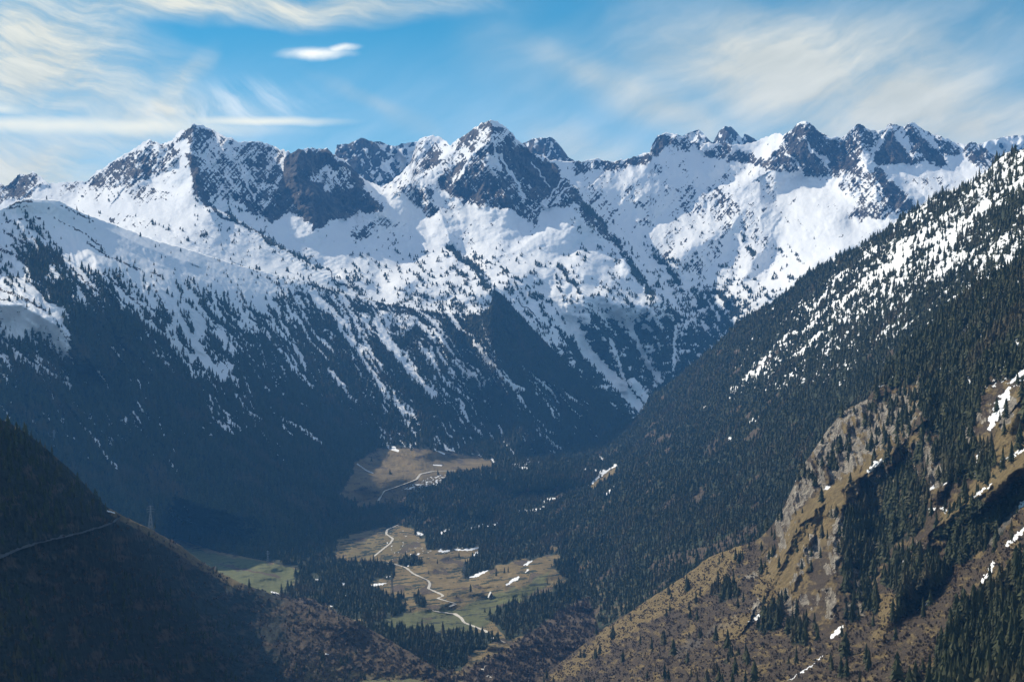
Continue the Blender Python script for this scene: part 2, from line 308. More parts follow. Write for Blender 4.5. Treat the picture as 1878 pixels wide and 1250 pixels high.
# brown pasture at the valley head
wx = C.X+8*fbm(C.X/22, C.Y/14, 4, 31); wy = C.Y+4*fbm(C.X/22, C.Y/14, 4, 47)
past = poly(wx, wy, [(622,905),(650,850),(690,822),(760,820),(830,828),(900,842),(905,856),(830,880),(780,905),(700,925),(660,935)], 5)
C.paint(mask=past, snow=0, trees=.003, scrub=.75, grass=.62+.3*fbm(C.X/26, C.Y/7, 4, 561), gravel=.05); 
V.paint(mask=poly(V.X, V.Y, [(622,905),(650,838),(690,830),(860,832),(880,840),(830,862),(800,880),(770,892),(730,905),(700,925),(660,935)], 4), snow=0, trees=.004, scrub=.75, grass=.62+.3*fbm(V.X/26, V.Y/7, 4, 561), gravel=.05)
for Sh in (C, V):
    for pts, w in [([(704,812),(716,822),(730,826)],4.5),([(796,823),(815,832)],3),([(655,850),(672,862),(684,867)],1.6),([(795,852),(810,853)],2)]: Sh.paint(mask=line(Sh.X, Sh.Y, pts, w, 1.2), snow=1)
    m = poly(Sh.X, Sh.Y, [(730,897),(800,870),(830,866),(850,880),(800,900),(760,908)], 6)*(fbm(Sh.X/6, Sh.Y/2.6, 3, 93) > .18); Sh.paint(mask=m, snow=.9)
C.build_later = True

# ---- back range
B = Sheet('snowy_range', -55, 1935, jag(crest_back, 4.0, 3.0, 9), curve([(-55,445),(150,450),(437,545),(628,595),(905,645),(1050,745),(1130,815),(1190,812),(1250,740),(1349,650),(1456,575),(1604,485),(1752,395),(1826,340),(1935,310)]), 1120, 430, .92)
for Sh in (B,):
    X, Y = Sh.X, Sh.Y
    wx = X+9*fbm(X/30, Y/30, 4, 101); wy = Y+9*fbm(X/30, Y/30, 4, 102)
    Q = lambda pts, f=6: poly(wx, wy, pts, f)
    lit = np.zeros(X.shape)
    benches = [([(705,487),(760,467),(825,457),(870,490),(905,528),(900,542),(840,548),(790,532),(720,512)], 9),
     ([(470,470),(560,500),(640,528),(760,548),(895,560),(905,580),(800,582),(700,566),(600,535),(520,510),(440,490)], 10),
     ([(150,345),(240,350),(300,340),(352,335),(372,378),(430,400),(487,437),(560,480),(622,520),(571,522),(437,488),(336,457),(220,417),(120,390)], 8),
     ([(890,482),(960,458),(1005,420),(1040,385),(1062,368),(1085,400),(1110,440),(1120,480),(1150,520),(1200,545),(1180,568),(1130,556),(1080,540),(1000,505),(940,495)], 12),
     ([(920,428),(945,422),(975,440),(965,455)], 8),
     ([(785,398),(805,386),(822,410),(832,436),(812,436),(798,420)], 8),
     ([(1280,348),(1330,335),(1372,305),(1400,290),(1420,292),(1385,320),(1340,352),(1290,362)], 8),
     ([(1405,375),(1450,350),(1530,342),(1565,330),(1575,380),(1545,400),(1610,425),(1580,448),(1500,475),(1445,530),(1400,550),(1355,530),(1405,490),(1440,450),(1425,405)], 9),
     ([(1180,430),(1210,395),(1260,378),(1345,395),(1330,430),(1270,455),(1230,470),(1190,455)], 7),
     ([(1260,440),(1340,430),(1400,455),(1360,520),(1330,535),(1280,500)], 5),
     ([(1600,345),(1700,330),(1700,350),(1620,365)], 4), ([(1820,270),(1878,262),(1878,290),(1830,290)], 5)]
    # slopes wanted per region: g = metres of depth gained per px upward, h = metres of depth gained per px to the right
    hx = np.arange(-60, 1945, 4.0); hy = np.arange(180, 900, 4.0); HX, HY = np.meshgrid(hx, hy); SX, SY = X, Y; X, Y = HX, HY
    wx = X+9*fbm(X/30, Y/30, 4, 101); wy = Y+9*fbm(X/30, Y/30, 4, 102)
    g = 3.0+0*X; h = .7+0*X
    for pts, val in benches: k = Q(pts, 9); g = np.maximum(g, 3.0+(val*1.25-3.0)*k); h = h*(1-k)-1.3*k
    walls = [([(155,335),(277,257),(345,231),(350,290),(370,350),(330,335),(250,350)], 2.6, -1.6), ([(355,229),(477,261),(534,283),(545,392),(500,410),(430,388),(385,370),(355,290)], 2.3, 2.6),
     ([(512,280),(575,274),(575,415),(535,380)], 1.5, -.6), ([(575,274),(612,284),(668,330),(705,388),(640,402),(575,415)], 1.8, 3.2),
     ([(765,262),(869,237),(897,221),(900,300),(850,330),(705,365),(740,310)], 3.0, -3.2), ([(897,221),(949,257),(1010,294),(1062,358),(1010,380),(975,402),(930,387),(850,355),(900,300)], 2.2, 2.6),
     ([(1052,297),(1191,279),(1221,244),(1260,262),(1225,266),(1200,290),(1100,314)], 1.6, 1), ([(1392,259),(1480,222),(1480,300),(1400,308)], 2.4, -1.6), ([(1480,222),(1562,262),(1590,300),(1540,330),(1480,305)], 2.0, 2.6), ([(1572,229),(1688,234),(1826,286),(1800,310),(1650,302),(1590,300)], 2.2, 1.6),
     ([(1580,300),(1608,308),(1650,350),(1690,385),(1640,400),(1610,360)], 1.6, 4), ([(1530,322),(1584,293),(1608,311),(1610,400),(1560,398),(1550,352)], 3, -2.2),
     ([(1600,305),(1720,300),(1800,310),(1760,345),(1700,350),(1650,345)], 4, 3.2), ([(1540,330),(1575,330),(1560,350),(1500,345),(1430,345),(1400,312),(1460,315)], 4, 2.4),
     ([(1225,268),(1340,272),(1390,300),(1290,345),(1200,400),(1110,440),(1070,390),(1060,322),(1200,295)], 3.8, 2.6),
     ([(545,392),(600,415),(700,400),(790,400),(830,440),(760,462),(700,485),(690,520),(622,510),(554,478),(487,433),(395,380)], 3.8, 3.0), ([(700,375),(800,350),(975,405),(1010,410),(960,455),(890,480),(825,455),(805,395),(740,390)], 3.4, 2.2),
     ([(1062,365),(1130,440),(1200,480),(1260,540),(1240,580),(1180,535),(1120,470)], 3.4, 3.6), ([(1260,450),(1330,440),(1350,530),(1280,600),(1250,540)], 3.6, 2.0),
     ([(1300,600),(1180,575),(1060,540),(1000,510),(930,545),(1155,770),(1250,690)], 3.0, 3.2), ([(900,500),(960,500),(1040,545),(1000,560),(930,540)], 4, 1.5), ([(1060,360),(1080,395),(1100,440),(1060,455),(1000,480),(920,475),(950,445),(1005,408)], 5.5, -2.6), ([(895,482),(950,465),(1040,480),(1100,520),(1060,535),(980,500)], 8, -.8)]
    for pts, vg, vh in walls: k = Q(pts, 7); g = g*(1-k)+vg*k; h = h*(1-k)+vh*k
    for pts, hh in [([(379,378),(430,398),(487,435),(554,479),(622,512)], 60), ([(825,457),(870,485),(905,528)], 40), ([(1062,362),(1095,400),(1130,450),(1180,520),(1230,560)], 30), ([(668,330),(700,385)], 40)]:
        g = g+hh*line(X, Y, pts, 5, 4)
    d0 = TPS([(-55,430,5900),(150,440,5700),(300,460,5500),(437,510,5600),(628,550,5800),(800,580,5850),(905,600,5950),(1050,660,6250),(1155,720,6350),(1250,686,6400),(1349,600,6500),(1456,540,6650),(1604,440,6900),(1752,350,7300),(1935,300,7400),(0,338,6900),(160,335,7000),(277,257,7250),(355,229,7300),(477,261,7500),(560,274,7300),(640,300,7500),(700,345,7400),(788,250,8300),(897,221,7500),(1010,294,7700),(1090,292,8300),(1221,244,8400),(1366,267,8500),(1480,222,8100),(1572,229,8100),(1671,226,8200),(1826,286,7900),(1935,290,8100),(600,430,6700),(400,390,6300),(250,380,6300),(900,450,6500),(1060,365,6900),(1200,420,7000),(1450,400,7300),(1600,380,7300)])
    D0 = d0(X, Y); d0y, d0x = np.gradient(D0, 4.0)
    h = np.where(h > 0, h*1.35, h*1.1); q = -g-d0y; p = h-d0x*.6
    def mir(a, sx, sy): a = np.concatenate([a, sx*a[:, ::-1]], 1); return np.concatenate([a, sy*a[::-1]], 0)
    ph = np.fft.fft2(mir(p, -1, 1)); qh = np.fft.fft2(mir(q, 1, -1)); ny2, nx2 = ph.shape
    kx = 2*math.pi*np.fft.fftfreq(nx2, 4.0)[None]; ky = 2*math.pi*np.fft.fftfreq(ny2, 4.0)[:, None]; lam = .8
    E = np.real(np.fft.ifft2((-1j*ky*qh-lam*1j*kx*ph)/(ky**2+lam*kx**2+(1/110)**2)))[:len(hy), :len(hx)]
    DF = D0+E; X, Y = SX, SY
    def gsamp(a, x, y):
        fx = np.clip((x-hx[0])/4, 0, len(hx)-1.001); fy = np.clip((y-hy[0])/4, 0, len(hy)-1.001); i = fx.astype(int); j = fy.astype(int); u_ = fx-i; v_ = fy-j
        return (a[j, i]*(1-u_)+a[j, i+1]*u_)*(1-v_)+(a[j+1, i]*(1-u_)+a[j+1, i+1]*u_)*v_
    D = gsamp(DF, X, Y)
    wx = X+9*fbm(X/30, Y/30, 4, 101); wy = Y+9*fbm(X/30, Y/30, 4, 102)
    ribs = [([(355,229),(350,290),(362,345),(385,388)], 70, 30, 150), ([(277,257),(262,300),(235,335)], 60, 30, 60), ([(444,262),(450,320),(500,400)], 45, 45, 80), ([(410,249),(415,320),(440,370)], 30, 30, 50),
     ([(548,274),(540,330),(575,410)], 40, 30, 160), ([(600,273),(650,330),(690,385)], 40, 25, 130), ([(572,350),(600,410)], 25, 25, 40),
     ([(897,221),(840,270),(780,320),(705,358)], 26, 60, 120), ([(897,221),(905,290),(935,375)], 60, 40, 110), ([(949,257),(1010,300),(1062,362)], 60, 26, 130), ([(1020,318),(980,390)], 30, 30, 50), ([(880,255),(850,320),(830,355)], 22, 30, 50),
     ([(788,250),(760,300),(735,340)], 30, 25, 80), ([(773,335),(795,370),(812,400),(825,440)], 30, 22, 70), ([(1062,362),(1010,415),(950,458),(890,480)], 34, 90, 100), ([(1062,362),(1130,450),(1200,540),(1260,600)], 90, 40, 130),
     ([(1221,244),(1200,285),(1160,340)], 30, 45, 50), ([(1480,222),(1470,280),(1420,310)], 45, 30, 90), ([(1480,222),(1510,280),(1545,330)], 30, 30, 70), ([(1572,229),(1580,290),(1600,320),(1655,365),(1690,400)], 60, 28, 170), ([(1590,300),(1560,350),(1530,400)], 30, 30, 40), ([(1635,228),(1640,290)], 26, 26, 80), ([(1671,226),(1690,290)], 26, 26, 80), ([(1725,250),(1735,290)], 22, 22, 50), ([(1782,260),(1800,320)], 30, 30, 80),
     ([(1340,395),(1300,440),(1250,480)], 40, 50, 60), ([(1395,375),(1400,450),(1350,530)], 60, 30, 60), ([(820,457),(790,490),(740,530)], 40, 40, 50), ([(1000,530),(1060,620),(1160,750)], 26, 26, -50), ([(1070,560),(1120,640),(1160,700)], 30, 26, 70), ([(1200,570),(1210,640),(1230,690)], 30, 40, 70), ([(220,350),(260,400),(330,440)], 60, 40, 40)]
    for pts, wl, wr, h in ribs: D = D-h*tent(wx*.5+X*.5, wy*.5+Y*.5, pts, wl*1.1, wr*1.1)
    # rock cover
    rk = np.zeros(X.shape)
    for pts, val in [([(-55,345),(20,334),(34,321),(62,316),(88,338),(70,348),(45,365),(10,372),(-55,372)], .8), ([(155,336),(178,316),(242,277),(277,257),(296,264),(314,262),(332,275),(325,300),(300,312),(270,330),(235,345),(200,348),(165,342)], .62),
     ([(314,260),(355,230),(410,249),(444,262),(477,261),(520,275),(512,330),(545,390),(500,407),(470,388),(440,372),(400,372),(378,355),(350,300),(345,262)], .64), ([(340,285),(360,290),(372,345),(395,385),(375,380),(352,345)], .95), ([(430,332),(500,345),(548,388),(495,404),(450,382)], .84),
     ([(528,280),(548,274),(604,273),(640,302),(668,335),(702,388),(660,386),(640,400),(600,412),(575,417),(545,392),(533,368),(512,347),(520,310)], .97), ([(565,320),(600,305),(640,312),(655,345),(620,345),(600,352),(575,338)], .5), ([(636,430),(700,402),(722,410),(700,425),(660,440)], .5), ([(575,345),(600,360),(610,385),(580,400),(556,380)],.97),
     ([(700,345),(735,325),(752,310),(740,335),(715,350)], .5), ([(754,265),(788,250),(825,267),(810,290),(790,312),(760,322),(745,305)], .52), ([(770,312),(798,281),(815,302),(800,322),(775,327)], .85),
     ([(825,267),(869,237),(897,221),(932,237),(949,257),(976,281),(1010,294),(1035,330),(1064,362),(1040,368),(1020,378),(990,388),(975,402),(955,397),(930,383),(880,378),(840,362),(808,347),(800,332),(830,303),(850,282)], .76), ([(930,255),(975,285),(1015,300),(1040,335),(1000,345),(965,330),(940,290)], .93), ([(850,330),(900,320),(940,345),(940,375),(880,372),(848,355)], .86),
     ([(892,277),(908,280),(922,315),(900,310)], .1), ([(820,290),(870,250),(893,228),(900,240),(870,275),(830,310),(790,335),(740,355),(700,360)], .28), ([(1010,322),(1064,362),(1040,377),(1000,372),(985,352)], .88), ([(955,385),(990,380),(985,405),(965,410)], .6),
     ([(733,342),(772,333),(792,352),(807,388),(790,398),(768,387),(745,362)], .68), ([(1052,297),(1090,292),(1144,294),(1191,279),(1206,250),(1248,249),(1268,262),(1340,268),(1420,300),(1445,290),(1440,312),(1380,304),(1300,287),(1250,272),(1225,267),(1203,290),(1150,312),(1100,314),(1060,320)], .78),
     ([(1436,250),(1463,227),(1480,223),(1517,250),(1545,256),(1560,262),(1580,290),(1560,312),(1530,328),(1500,320),(1470,310),(1455,318),(1430,312),(1400,302),(1420,275)], .76), ([(1440,262),(1500,255),(1520,285),(1480,300),(1450,285)], .9), ([(1550,250),(1572,230),(1594,240),(1625,240),(1612,270),(1597,297),(1570,292),(1548,275)], .62),
     ([(1634,245),(1668,275),(1690,300),(1650,300),(1598,300),(1604,280)], .96), ([(1671,243),(1690,238),(1712,265),(1738,300),(1700,303),(1675,278)], .92), ([(1718,253),(1745,260),(1762,275),(1747,290),(1722,280)], .9), ([(1770,268),(1790,260),(1832,288),(1812,314),(1790,305),(1768,288)], .72), ([(1625,230),(1690,228),(1760,262),(1720,255),(1660,245)], .4),
     ([(1534,320),(1584,293),(1608,311),(1650,350),(1682,378),(1650,392),(1610,407),(1580,402),(1560,397),(1577,363),(1550,353)], .6), ([(1608,308),(1650,350),(1684,380),(1655,383),(1622,362),(1603,330)], .95)]:
        k = Q(pts, 5); rk = rk*(1-k)+val*k
    k = Q([(1060,310),(1250,290),(1420,320),(1420,470),(1250,500),(1080,380)], 20); rk = np.maximum(rk, k*.12); rk = np.maximum(rk, .055*sstep(520, 430, Y)*sstep(-.2, .4, fbm(X/50, Y/30, 3, 166)))
    for pts, val in [([(1230,345),(1310,340),(1370,375),(1345,405),(1300,400),(1240,390)], .42), ([(1150,340),(1210,355),(1200,385),(1140,370)], .4), ([(1160,400),(1200,395),(1190,420),(1165,418)], .5), ([(1340,375),(1380,390),(1360,430),(1320,420)], .35), ([(230,350),(300,345),(330,360),(260,375)], .3), ([(200,400),(260,395),(300,410),(240,430)], .2), ([(1690,330),(1750,320),(1740,350),(1690,350)], .2), ([(120,335),(200,345),(180,370),(110,360)], .25), ([(1520,375),(1560,370),(1560,400),(1500,410)], .15), ([(1060,365),(1100,400),(1160,470),(1150,480),(1100,430),(1070,395)], .6)]:
        k = Q(pts, 8); rk = np.maximum(rk, val*k)
    # relief: gullies that run down the walls
    D0 = D
    XW = (X-CX)/F*7000; ZW = (CY-Y)/F*7000
    a1, b1 = rot(XW, ZW, 38); a2, b2 = rot(XW, ZW, -42)
    rel = .5*ridged(a1/150, b1/420, 4, 131)+.5*ridged(a2/150, b2/420, 4, 137)
    rough = blur(np.clip(rk*1.2, 0, 1), 2)
    D = D-(14+100*rough)*(rel-.35)-(5+34*rough)*fbm(XW/38, ZW/60, 5, 141, .6)-(9*(1-rough))*fbm(XW/300, ZW/300, 3, 145)*5.5-16*(1-rough)*fbm(XW/95, ZW/70, 3, 147)
    B.D = D
    pat = .30*fbm(a1/15, b1/80, 4, 151, .65)+.36*fbm(a2/17, b2/90, 4, 155, .65)+.45*fbm(XW/34, ZW/34, 5, 158, .7)+.35*ridged(XW/30, ZW/44, 5, 159, .7)+1.0*(rel-.4)+.40*fbm(XW/9, ZW/9, 3, 160, .7)+.34*fbm(a2/7, b2/110, 3, 162)+.22*fbm(a1/7, b1/90, 3, 164)
    pat = uni(pat)
    rockm = sstep(-.06, .06, rk*1.04-.02-pat)
    for pts, w in [([(905,262),(925,300),(945,335),(962,360)],5),([(1035,330),(985,385)],4),([(1050,345),(1010,375)],3),([(975,300),(1005,345)],2.5),([(1480,262),(1520,310)],5),([(860,300),(840,330)],4),([(1440,285),(1475,312)],4),([(620,285),(640,300)],3),([(1625,245),(1600,285)],5),([(760,300),(720,345)],6),([(300,275),(280,310)],5),([(420,275),(450,330),(470,360)],5)]:
        rockm *= 1-line(wx, wy, pts, w, 2)
    for pts, w in [([(1070,560),(1105,600),(1150,650)],3),([(950,545),(990,600)],2),([(379,378),(430,398),(487,435)],2.5),([(600,495),(640,530)],2.5)]: rockm = np.maximum(rockm, line(wx, wy, pts, w, 1.5))
    B.rock = rockm; B.snow = 1-rockm
    # trees on the knolls and the head wall
    td = idw(X, Y, [(1000,450,.03),(1090,400,.08),(1110,450,.10),(1150,540,.24),(1060,500,.14),(1250,560,.42),(1200,620,.85),(1300,560,.62),(1100,640,.95),(1140,680,.9),(1180,650,.85),(1000,560,.25),(960,520,.35),(860,500,.35),(1250,450,.05),(1400,500,.10),(1350,450,.07),(1350,400,.03),(800,480,.22),(720,530,.10),(700,420,.02),(500,430,.03),(600,470,.02),(380,420,.06),(300,440,.08),(450,450,.10),(560,500,.2),(640,540,.5),(750,560,.5),(850,565,.5),(1300,350,.0),(900,400,0),(300,300,-.05),(600,300,-.05),(900,300,-.05),(1200,300,-.05),(1500,300,-.05),(1700,300,-.05),(1500,450,.02),(1650,420,.05),(1400,560,.45),(1450,520,.12),(1260,500,.35),(1180,480,.1),(200,390,.02),(100,380,.0),(1300,490,.07),(1340,590,.8),(1280,640,.85),(1000,420,-.05),(1150,380,-.05),(650,350,-.05),(800,420,-.04),(950,500,.08),(550,430,-.05),(1450,400,-.05),(1300,330,-.05),(1550,400,-.05),(250,330,-.05),(100,350,-.05),(800,440,-.03),(870,430,-.05)], 4)
    for pts, w in [([(600,500),(560,480),(487,437),(430,400),(395,385)], 6), ([(1062,365),(1095,400),(1130,450),(1180,520)], 9), ([(1205,470),(1230,500),(1260,540)], 10), ([(825,457),(870,490),(905,530)], 14), ([(1010,480),(1030,540),(1045,570)], 5), ([(1025,490),(1050,520),(1065,545)], 8), ([(890,480),(960,520),(1010,585),(1060,660),(1110,710)], 5), ([(1165,500),(1200,540),(1250,590)], 14), ([(1360,430),(1380,470)], 8)]:
        td = np.maximum(td, .8*line(wx, wy, pts, w, 5))
    tn = uni(.6*fbm(X/16, Y/11, 4, 161)+.4*fbm(X/6, Y/5, 3, 163)+.5*fbm((X-.8*Y)/14, (Y+X)/60, 3, 165))
    fo = sstep(-.04, .04, td-.03-tn)
    for pts, w in [([(995,500),(1040,580),(1080,650),(1130,700),(1170,745)], 20), ([(1150,590),(1185,660),(1210,700)], 9), ([(1120,620),(1140,680),(1150,720)], 7), ([(1160,700),(1190,735)], 16), ([(1240,600),(1235,680)], 6), ([(960,535),(1000,590)], 7)]:
        fo *= 1-line(X+4*fbm(X/9, Y/9, 3, 171), Y+4*fbm(X/9, Y/9, 3, 172), pts, w, 3)
    B.trees = fo*.95; B.snow = B.snow*(1-.85*fo*sstep(.35, .65, td))
    B.D = B.D-30*fo*0

# ---- far summits behind the range
far_line = curve([(-60,420),(430,420),(440,300),(470,268),(500,268),(545,300),(610,300),(618,266),(640,264),(654,257),(665,254),(684,260),(697,260),(714,267),(721,269),(754,261),(800,262),(840,300),(940,300),(958,264),(966,260),(976,255),(1010,252),(1020,259),(1031,273),(1042,288),(1060,300),(1150,330),(1235,300),(1245,254),(1268,242),(1282,239),(1290,245),(1302,259),(1308,262),(1311,256),(1317,244),(1329,232),(1339,232),(1352,244),(1362,256),(1365,247),(1371,248),(1389,259),(1410,300),(1500,330),(1780,330),(1790,266),(1799,264),(1822,257),(1846,250),(1878,249),(1940,246)])
A = Sheet('far_summits', -55, 1935, jag(far_line, 2.2, 1.6, 14), lambda x: far_line(x)+150, 1000, 90, 1.0)
X, Y = A.X, A.Y
XW = (X-CX)/F*9500; ZW = (CY-Y)/F*9500
a1, b1 = rot(XW, ZW, 30); a2, b2 = rot(XW, ZW, -40)
rel = ridged(a1/170, b1/400, 4, 231)+ridged(a2/170, b2/400, 4, 237)
A.D = 9800-(Y-A.top[None])*2.6-60*rel-40*fbm(XW/50, ZW/70, 5, 241)
A.D = A.D-200*np.clip(1-np.abs(X-1330)/60, 0, 1)-260*np.clip(1-np.abs(X-1000)/70, 0, 1)-np.where((X > 580) & (X < 720), 700, 0)
rk = .80+0*X
for pts, val in [([(1245,262),(1268,241),(1284,240),(1300,262),(1290,275),(1245,275)], .25), ([(716,262),(765,255),(760,330),(725,310)], .15), ([(1790,262),(1878,245),(1940,245),(1940,320),(1790,320)], .08), ([(690,262),(720,272),(745,320),(720,330),(700,300)], .5), ([(1395,250),(1420,250),(1420,330),(1385,330)], .3)]:
    k = poly(X, Y, pts, 4); rk = rk*(1-k)+val*k
pat = uni(.4*fbm(a1/30, b1/130, 4, 251)+.4*fbm(a2/30, b2/130, 4, 255)+.4*fbm(XW/24, ZW/24, 4, 258))
A.rock = sstep(-.06, .06, rk-pat); A.snow = 1-A.rock

# ---- right valley side
R = Sheet('right_mountainside', 562, 1935, jag(crest_right, 1.5, 1.5, 19), curve([(560,985),(640,980),(700,966),(740,960),(790,985),(860,990),(940,1003),(1020,1012),(1060,1045),(1100,1150),(1200,1115),(1300,1060),(1400,1020),(1450,990),(1500,900),(1600,800),(1700,680),(1800,590),(1935,540)]), 800, 420)
X, Y = R.X, R.Y
dr = TPS([(1935,255,2150),(1878,267,2300),(1752,344,2850),(1604,432,3450),(1456,522,4050),(1349,593,4500),(1250,684,4950),(1171,761,5250),(1090,808,5400),(1000,835,5150),(936,850,4700),(1935,500,1950),(1878,480,2050),(1800,480,2350),(1700,500,2650),(1600,650,2600),(1500,700,2950),(1400,800,3150),(1450,900,2550),(1300,1000,2600),(1200,900,3450),(1100,900,4000),(1000,1010,3450),(900,920,4150),(882,861,4450),(822,868,4300),(700,928,4130),(640,972,3850),(800,970,3850),(1250,1080,2450),(1400,1020,2250),(1500,900,2300),(1700,680,2100),(1150,1050,3000),(1100,1140,2600),(1200,1105,2400),(1300,800,3900)])
D = dr(X, Y)
u, v = rot(X, Y, 128)    # fall line: down to the left
u = u+26*fbm(X/140, Y/140, 3, 312); v = v+18*fbm(X/90, Y/90, 3, 315)
amp = sstep(0, 50, Y-R.top[None])*sstep(0, 60, R.bot[None]-Y)
D = D-amp*(60*ridged(v/150, u/600, 3, 321)+26*ridged(v/44, u/200, 3, 322))-6*fbm(X/12, Y/12, 4, 323)
Dv = Dvalley(X, np.maximum(Y, 840)); nb = sstep(60, 0, R.bot[None]-Y)*sstep(1100, 1050, X)
D = D*(1-nb)+(Dv-8)*nb
R.D = np.where((Y > 842) & (X < 1250), np.minimum(D, Dv-8), D)
dens = idw(X, Y, [(1860,300,.45),(1840,400,.93),(1800,360,.5),(1870,460,.35),(1800,440,.72),(1780,400,.6),(1740,480,.38),(1700,400,.6),(1720,440,.3),(1640,460,.32),(1600,480,.45),(1660,530,.55),(1560,520,.5),(1620,440,.9),(1560,470,.96),(1500,500,.97),(1480,520,.95),(1440,560,.9),(1530,560,.3),(1500,580,.35),(1580,560,.5),(1700,560,.86),(1650,600,.82),(1600,640,.88),(1750,590,.85),(1560,620,.8),(1500,630,.7),(1450,640,.8),(1400,600,.97),(1350,620,.99),(1380,680,.82),(1400,690,.8),(1300,680,.99),(1400,760,.995),(1300,800,.998),(1200,800,.998),(1600,700,.99),(1500,750,1),(1750,560,.92),(1800,520,.6),(1100,850,.99),(1000,900,.985),(900,930,.99),(1200,900,.998),(1150,1080,.75),(1100,1080,.7),(1200,1060,.9),(1250,1010,.97),(1300,950,1),(1050,960,.985),(850,960,.97),(960,960,.96),(1500,450,.6),(1550,430,.6),(1870,500,.5)], 4)
uu, vv = rot(X, Y, -38)   # tree lines climb to the right
nz = uni(.5*fbm(uu/46, vv/7, 5, 341, .65)+.6*fbm(X/7, Y/6, 4, 342, .65)+.3*fbm(uu/160, vv/26, 3, 343))
forest = sstep(-.05, .05, (dens-.13*(dens < .9)*(Y < 545))*1.04-.02-nz)
upper = idw(X, Y, [(1878,300,1),(1300,700,1),(1400,600,1),(1500,650,1),(1700,580,1),(1300,850,0),(1500,750,.4),(1000,900,0),(1000,850,.5),(1200,760,.8),(1200,1000,0)], 3)
R.snow = (1-forest)*(upper > .5-.4*fbm(X/12, Y/8, 3, 345)); gap = sstep(.30, .60, fbm(uu/70, vv/16, 4, 347))*(Y > 640); R.trees = (forest*.96+.05*(1-forest))*(1-.75*gap); R.scrub = np.maximum(.5*(1-forest), .85*gap); R.grass = .5*(1-forest)
wx2 = X+3*fbm(X/7, Y/6, 3, 361); wy2 = Y+2.5*fbm(X/7, Y/6, 3, 367)
for pts, w in [([(940,853),(960,848),(990,846)],7),([(945,858),(970,858)],5),([(1098,868),(1108,860)],4),([(1080,890),(1100,872),(1130,852)],4),([(1100,838),(1106,842)],5),([(992,922),(1005,916),(1018,913)],5),([(950,937),(975,936),(998,930)],5),([(865,968),(885,962)],6),([(895,964),(915,959)],4),([(805,978),(825,970)],5),([(1110,908),(1125,893)],4),([(1362,697),(1385,684),(1408,666)],12),([(1450,660),(1480,640)],9),([(1373,775),(1395,762)],5),([(1334,806),(1345,803)],7),([(1315,847),(1321,846)],3),([(1290,748),(1298,745)],5),([(1534,708),(1550,696)],5),([(1610,715),(1618,708)],3.5),([(1090,865),(1092,860)],3),([(1070,863),(1075,860)],3),([(1460,655),(1490,625),(1530,595)],7),([(1630,670),(1640,665)],4)]:
    R.paint(mask=patch(wx2, wy2, pts, w, 1.6), snow=1, trees=.08)
R.paint(mask=poly(X, Y, [(1082,892),(1100,875),(1132,852),(1128,868),(1105,884),(1088,897)], 2), snow=0, grass=1, trees=.02)
R.paint(mask=line(wx2, wy2, [(1080,890),(1100,872),(1130,851)], 3, 1.4), snow=1)
R.paint(mask=line(wx2, wy2, [(1205,1040),(1262,1022),(1310,1010),(1380,975)], 26, 14), snow=0, scrub=1, trees=.35, grass=.1)
R.paint(mask=poly(wx2, wy2, [(990,1012),(1010,1000),(1030,1004),(1020,1012),(1000,1018)], 3), trees=.0, grass=.8)

# ---- near right slope with the crag
Nn = Sheet('near_right_slope', 850, 1935, jag(crest_near, 1.6, 2.0, 27), curve([(850,1345),(1935,1345)]), 760, 460)
X, Y = Nn.X, Nn.Y
dn = TPS([(1935,450,1700),(1878,478,1750),(1750,560,1850),(1650,650,1880),(1590,733,1880),(1500,815,1880),(1440,925,1900),(1390,990,1950),(1250,1060,2200),(1100,1158,2300),(1000,1236,2150),(940,1290,2000),(850,1340,1850),(1878,700,1350),(1878,900,1120),(1878,1250,800),(1935,1340,700),(1700,800,1560),(1600,950,1600),(1500,1000,1660),(1450,1150,1450),(1650,1100,1250),(1300,1150,1750),(1400,1250,1180),(1700,1250,900),(1100,1280,1750),(1250,1200,1650),(1000,1330,1600)])
D = dn(X, Y)
wx = X+8*fbm(X/24, Y/24, 4, 401); wy = Y+8*fbm(X/24, Y/24, 4, 402)
Q = lambda pts, f=4: poly(wx, wy, pts, f)
for pts, wl, wr, h in [([(1590,733),(1540,765),(1500,825),(1470,880),(1440,935),(1420,975)], 60, 50, 40), ([(1665,800),(1600,860),(1530,905),(1470,960),(1430,1040),(1390,1110)], 70, 34, 70), ([(1545,930),(1530,1000),(1525,1060),(1535,1110)], 34, 60, 85), ([(1495,975),(1480,1020),(1450,1080),(1420,1120)], 26, 26, 26), ([(1690,740),(1700,820),(1710,890)], 30, 34, 50), ([(1840,770),(1800,830),(1740,880),(1690,930)], 70, 40, 80), ([(1878,850),(1790,910),(1720,960),(1665,1010),(1690,1060)], 60, 40, 70), ([(1650,1085),(1615,1150),(1605,1190)], 20, 34, 60), ([(1878,1010),(1780,1110),(1690,1190),(1620,1250)], 60, 50, 50), ([(1350,1010),(1290,1100),(1200,1190)], 60, 60, 20)]:
    D = D-h*tent(wx, wy, pts, wl, wr)
for pts, wl, wr, h in [([(1590,890),(1620,960),(1600,1060),(1570,1130)], 50, 60, 36), ([(1840,720),(1810,800),(1780,870)], 30, 30, 40), ([(1878,900),(1820,980),(1760,1050),(1680,1120)], 40, 40, 60)]:
    D = D+h*tent(wx, wy, pts, wl, wr)
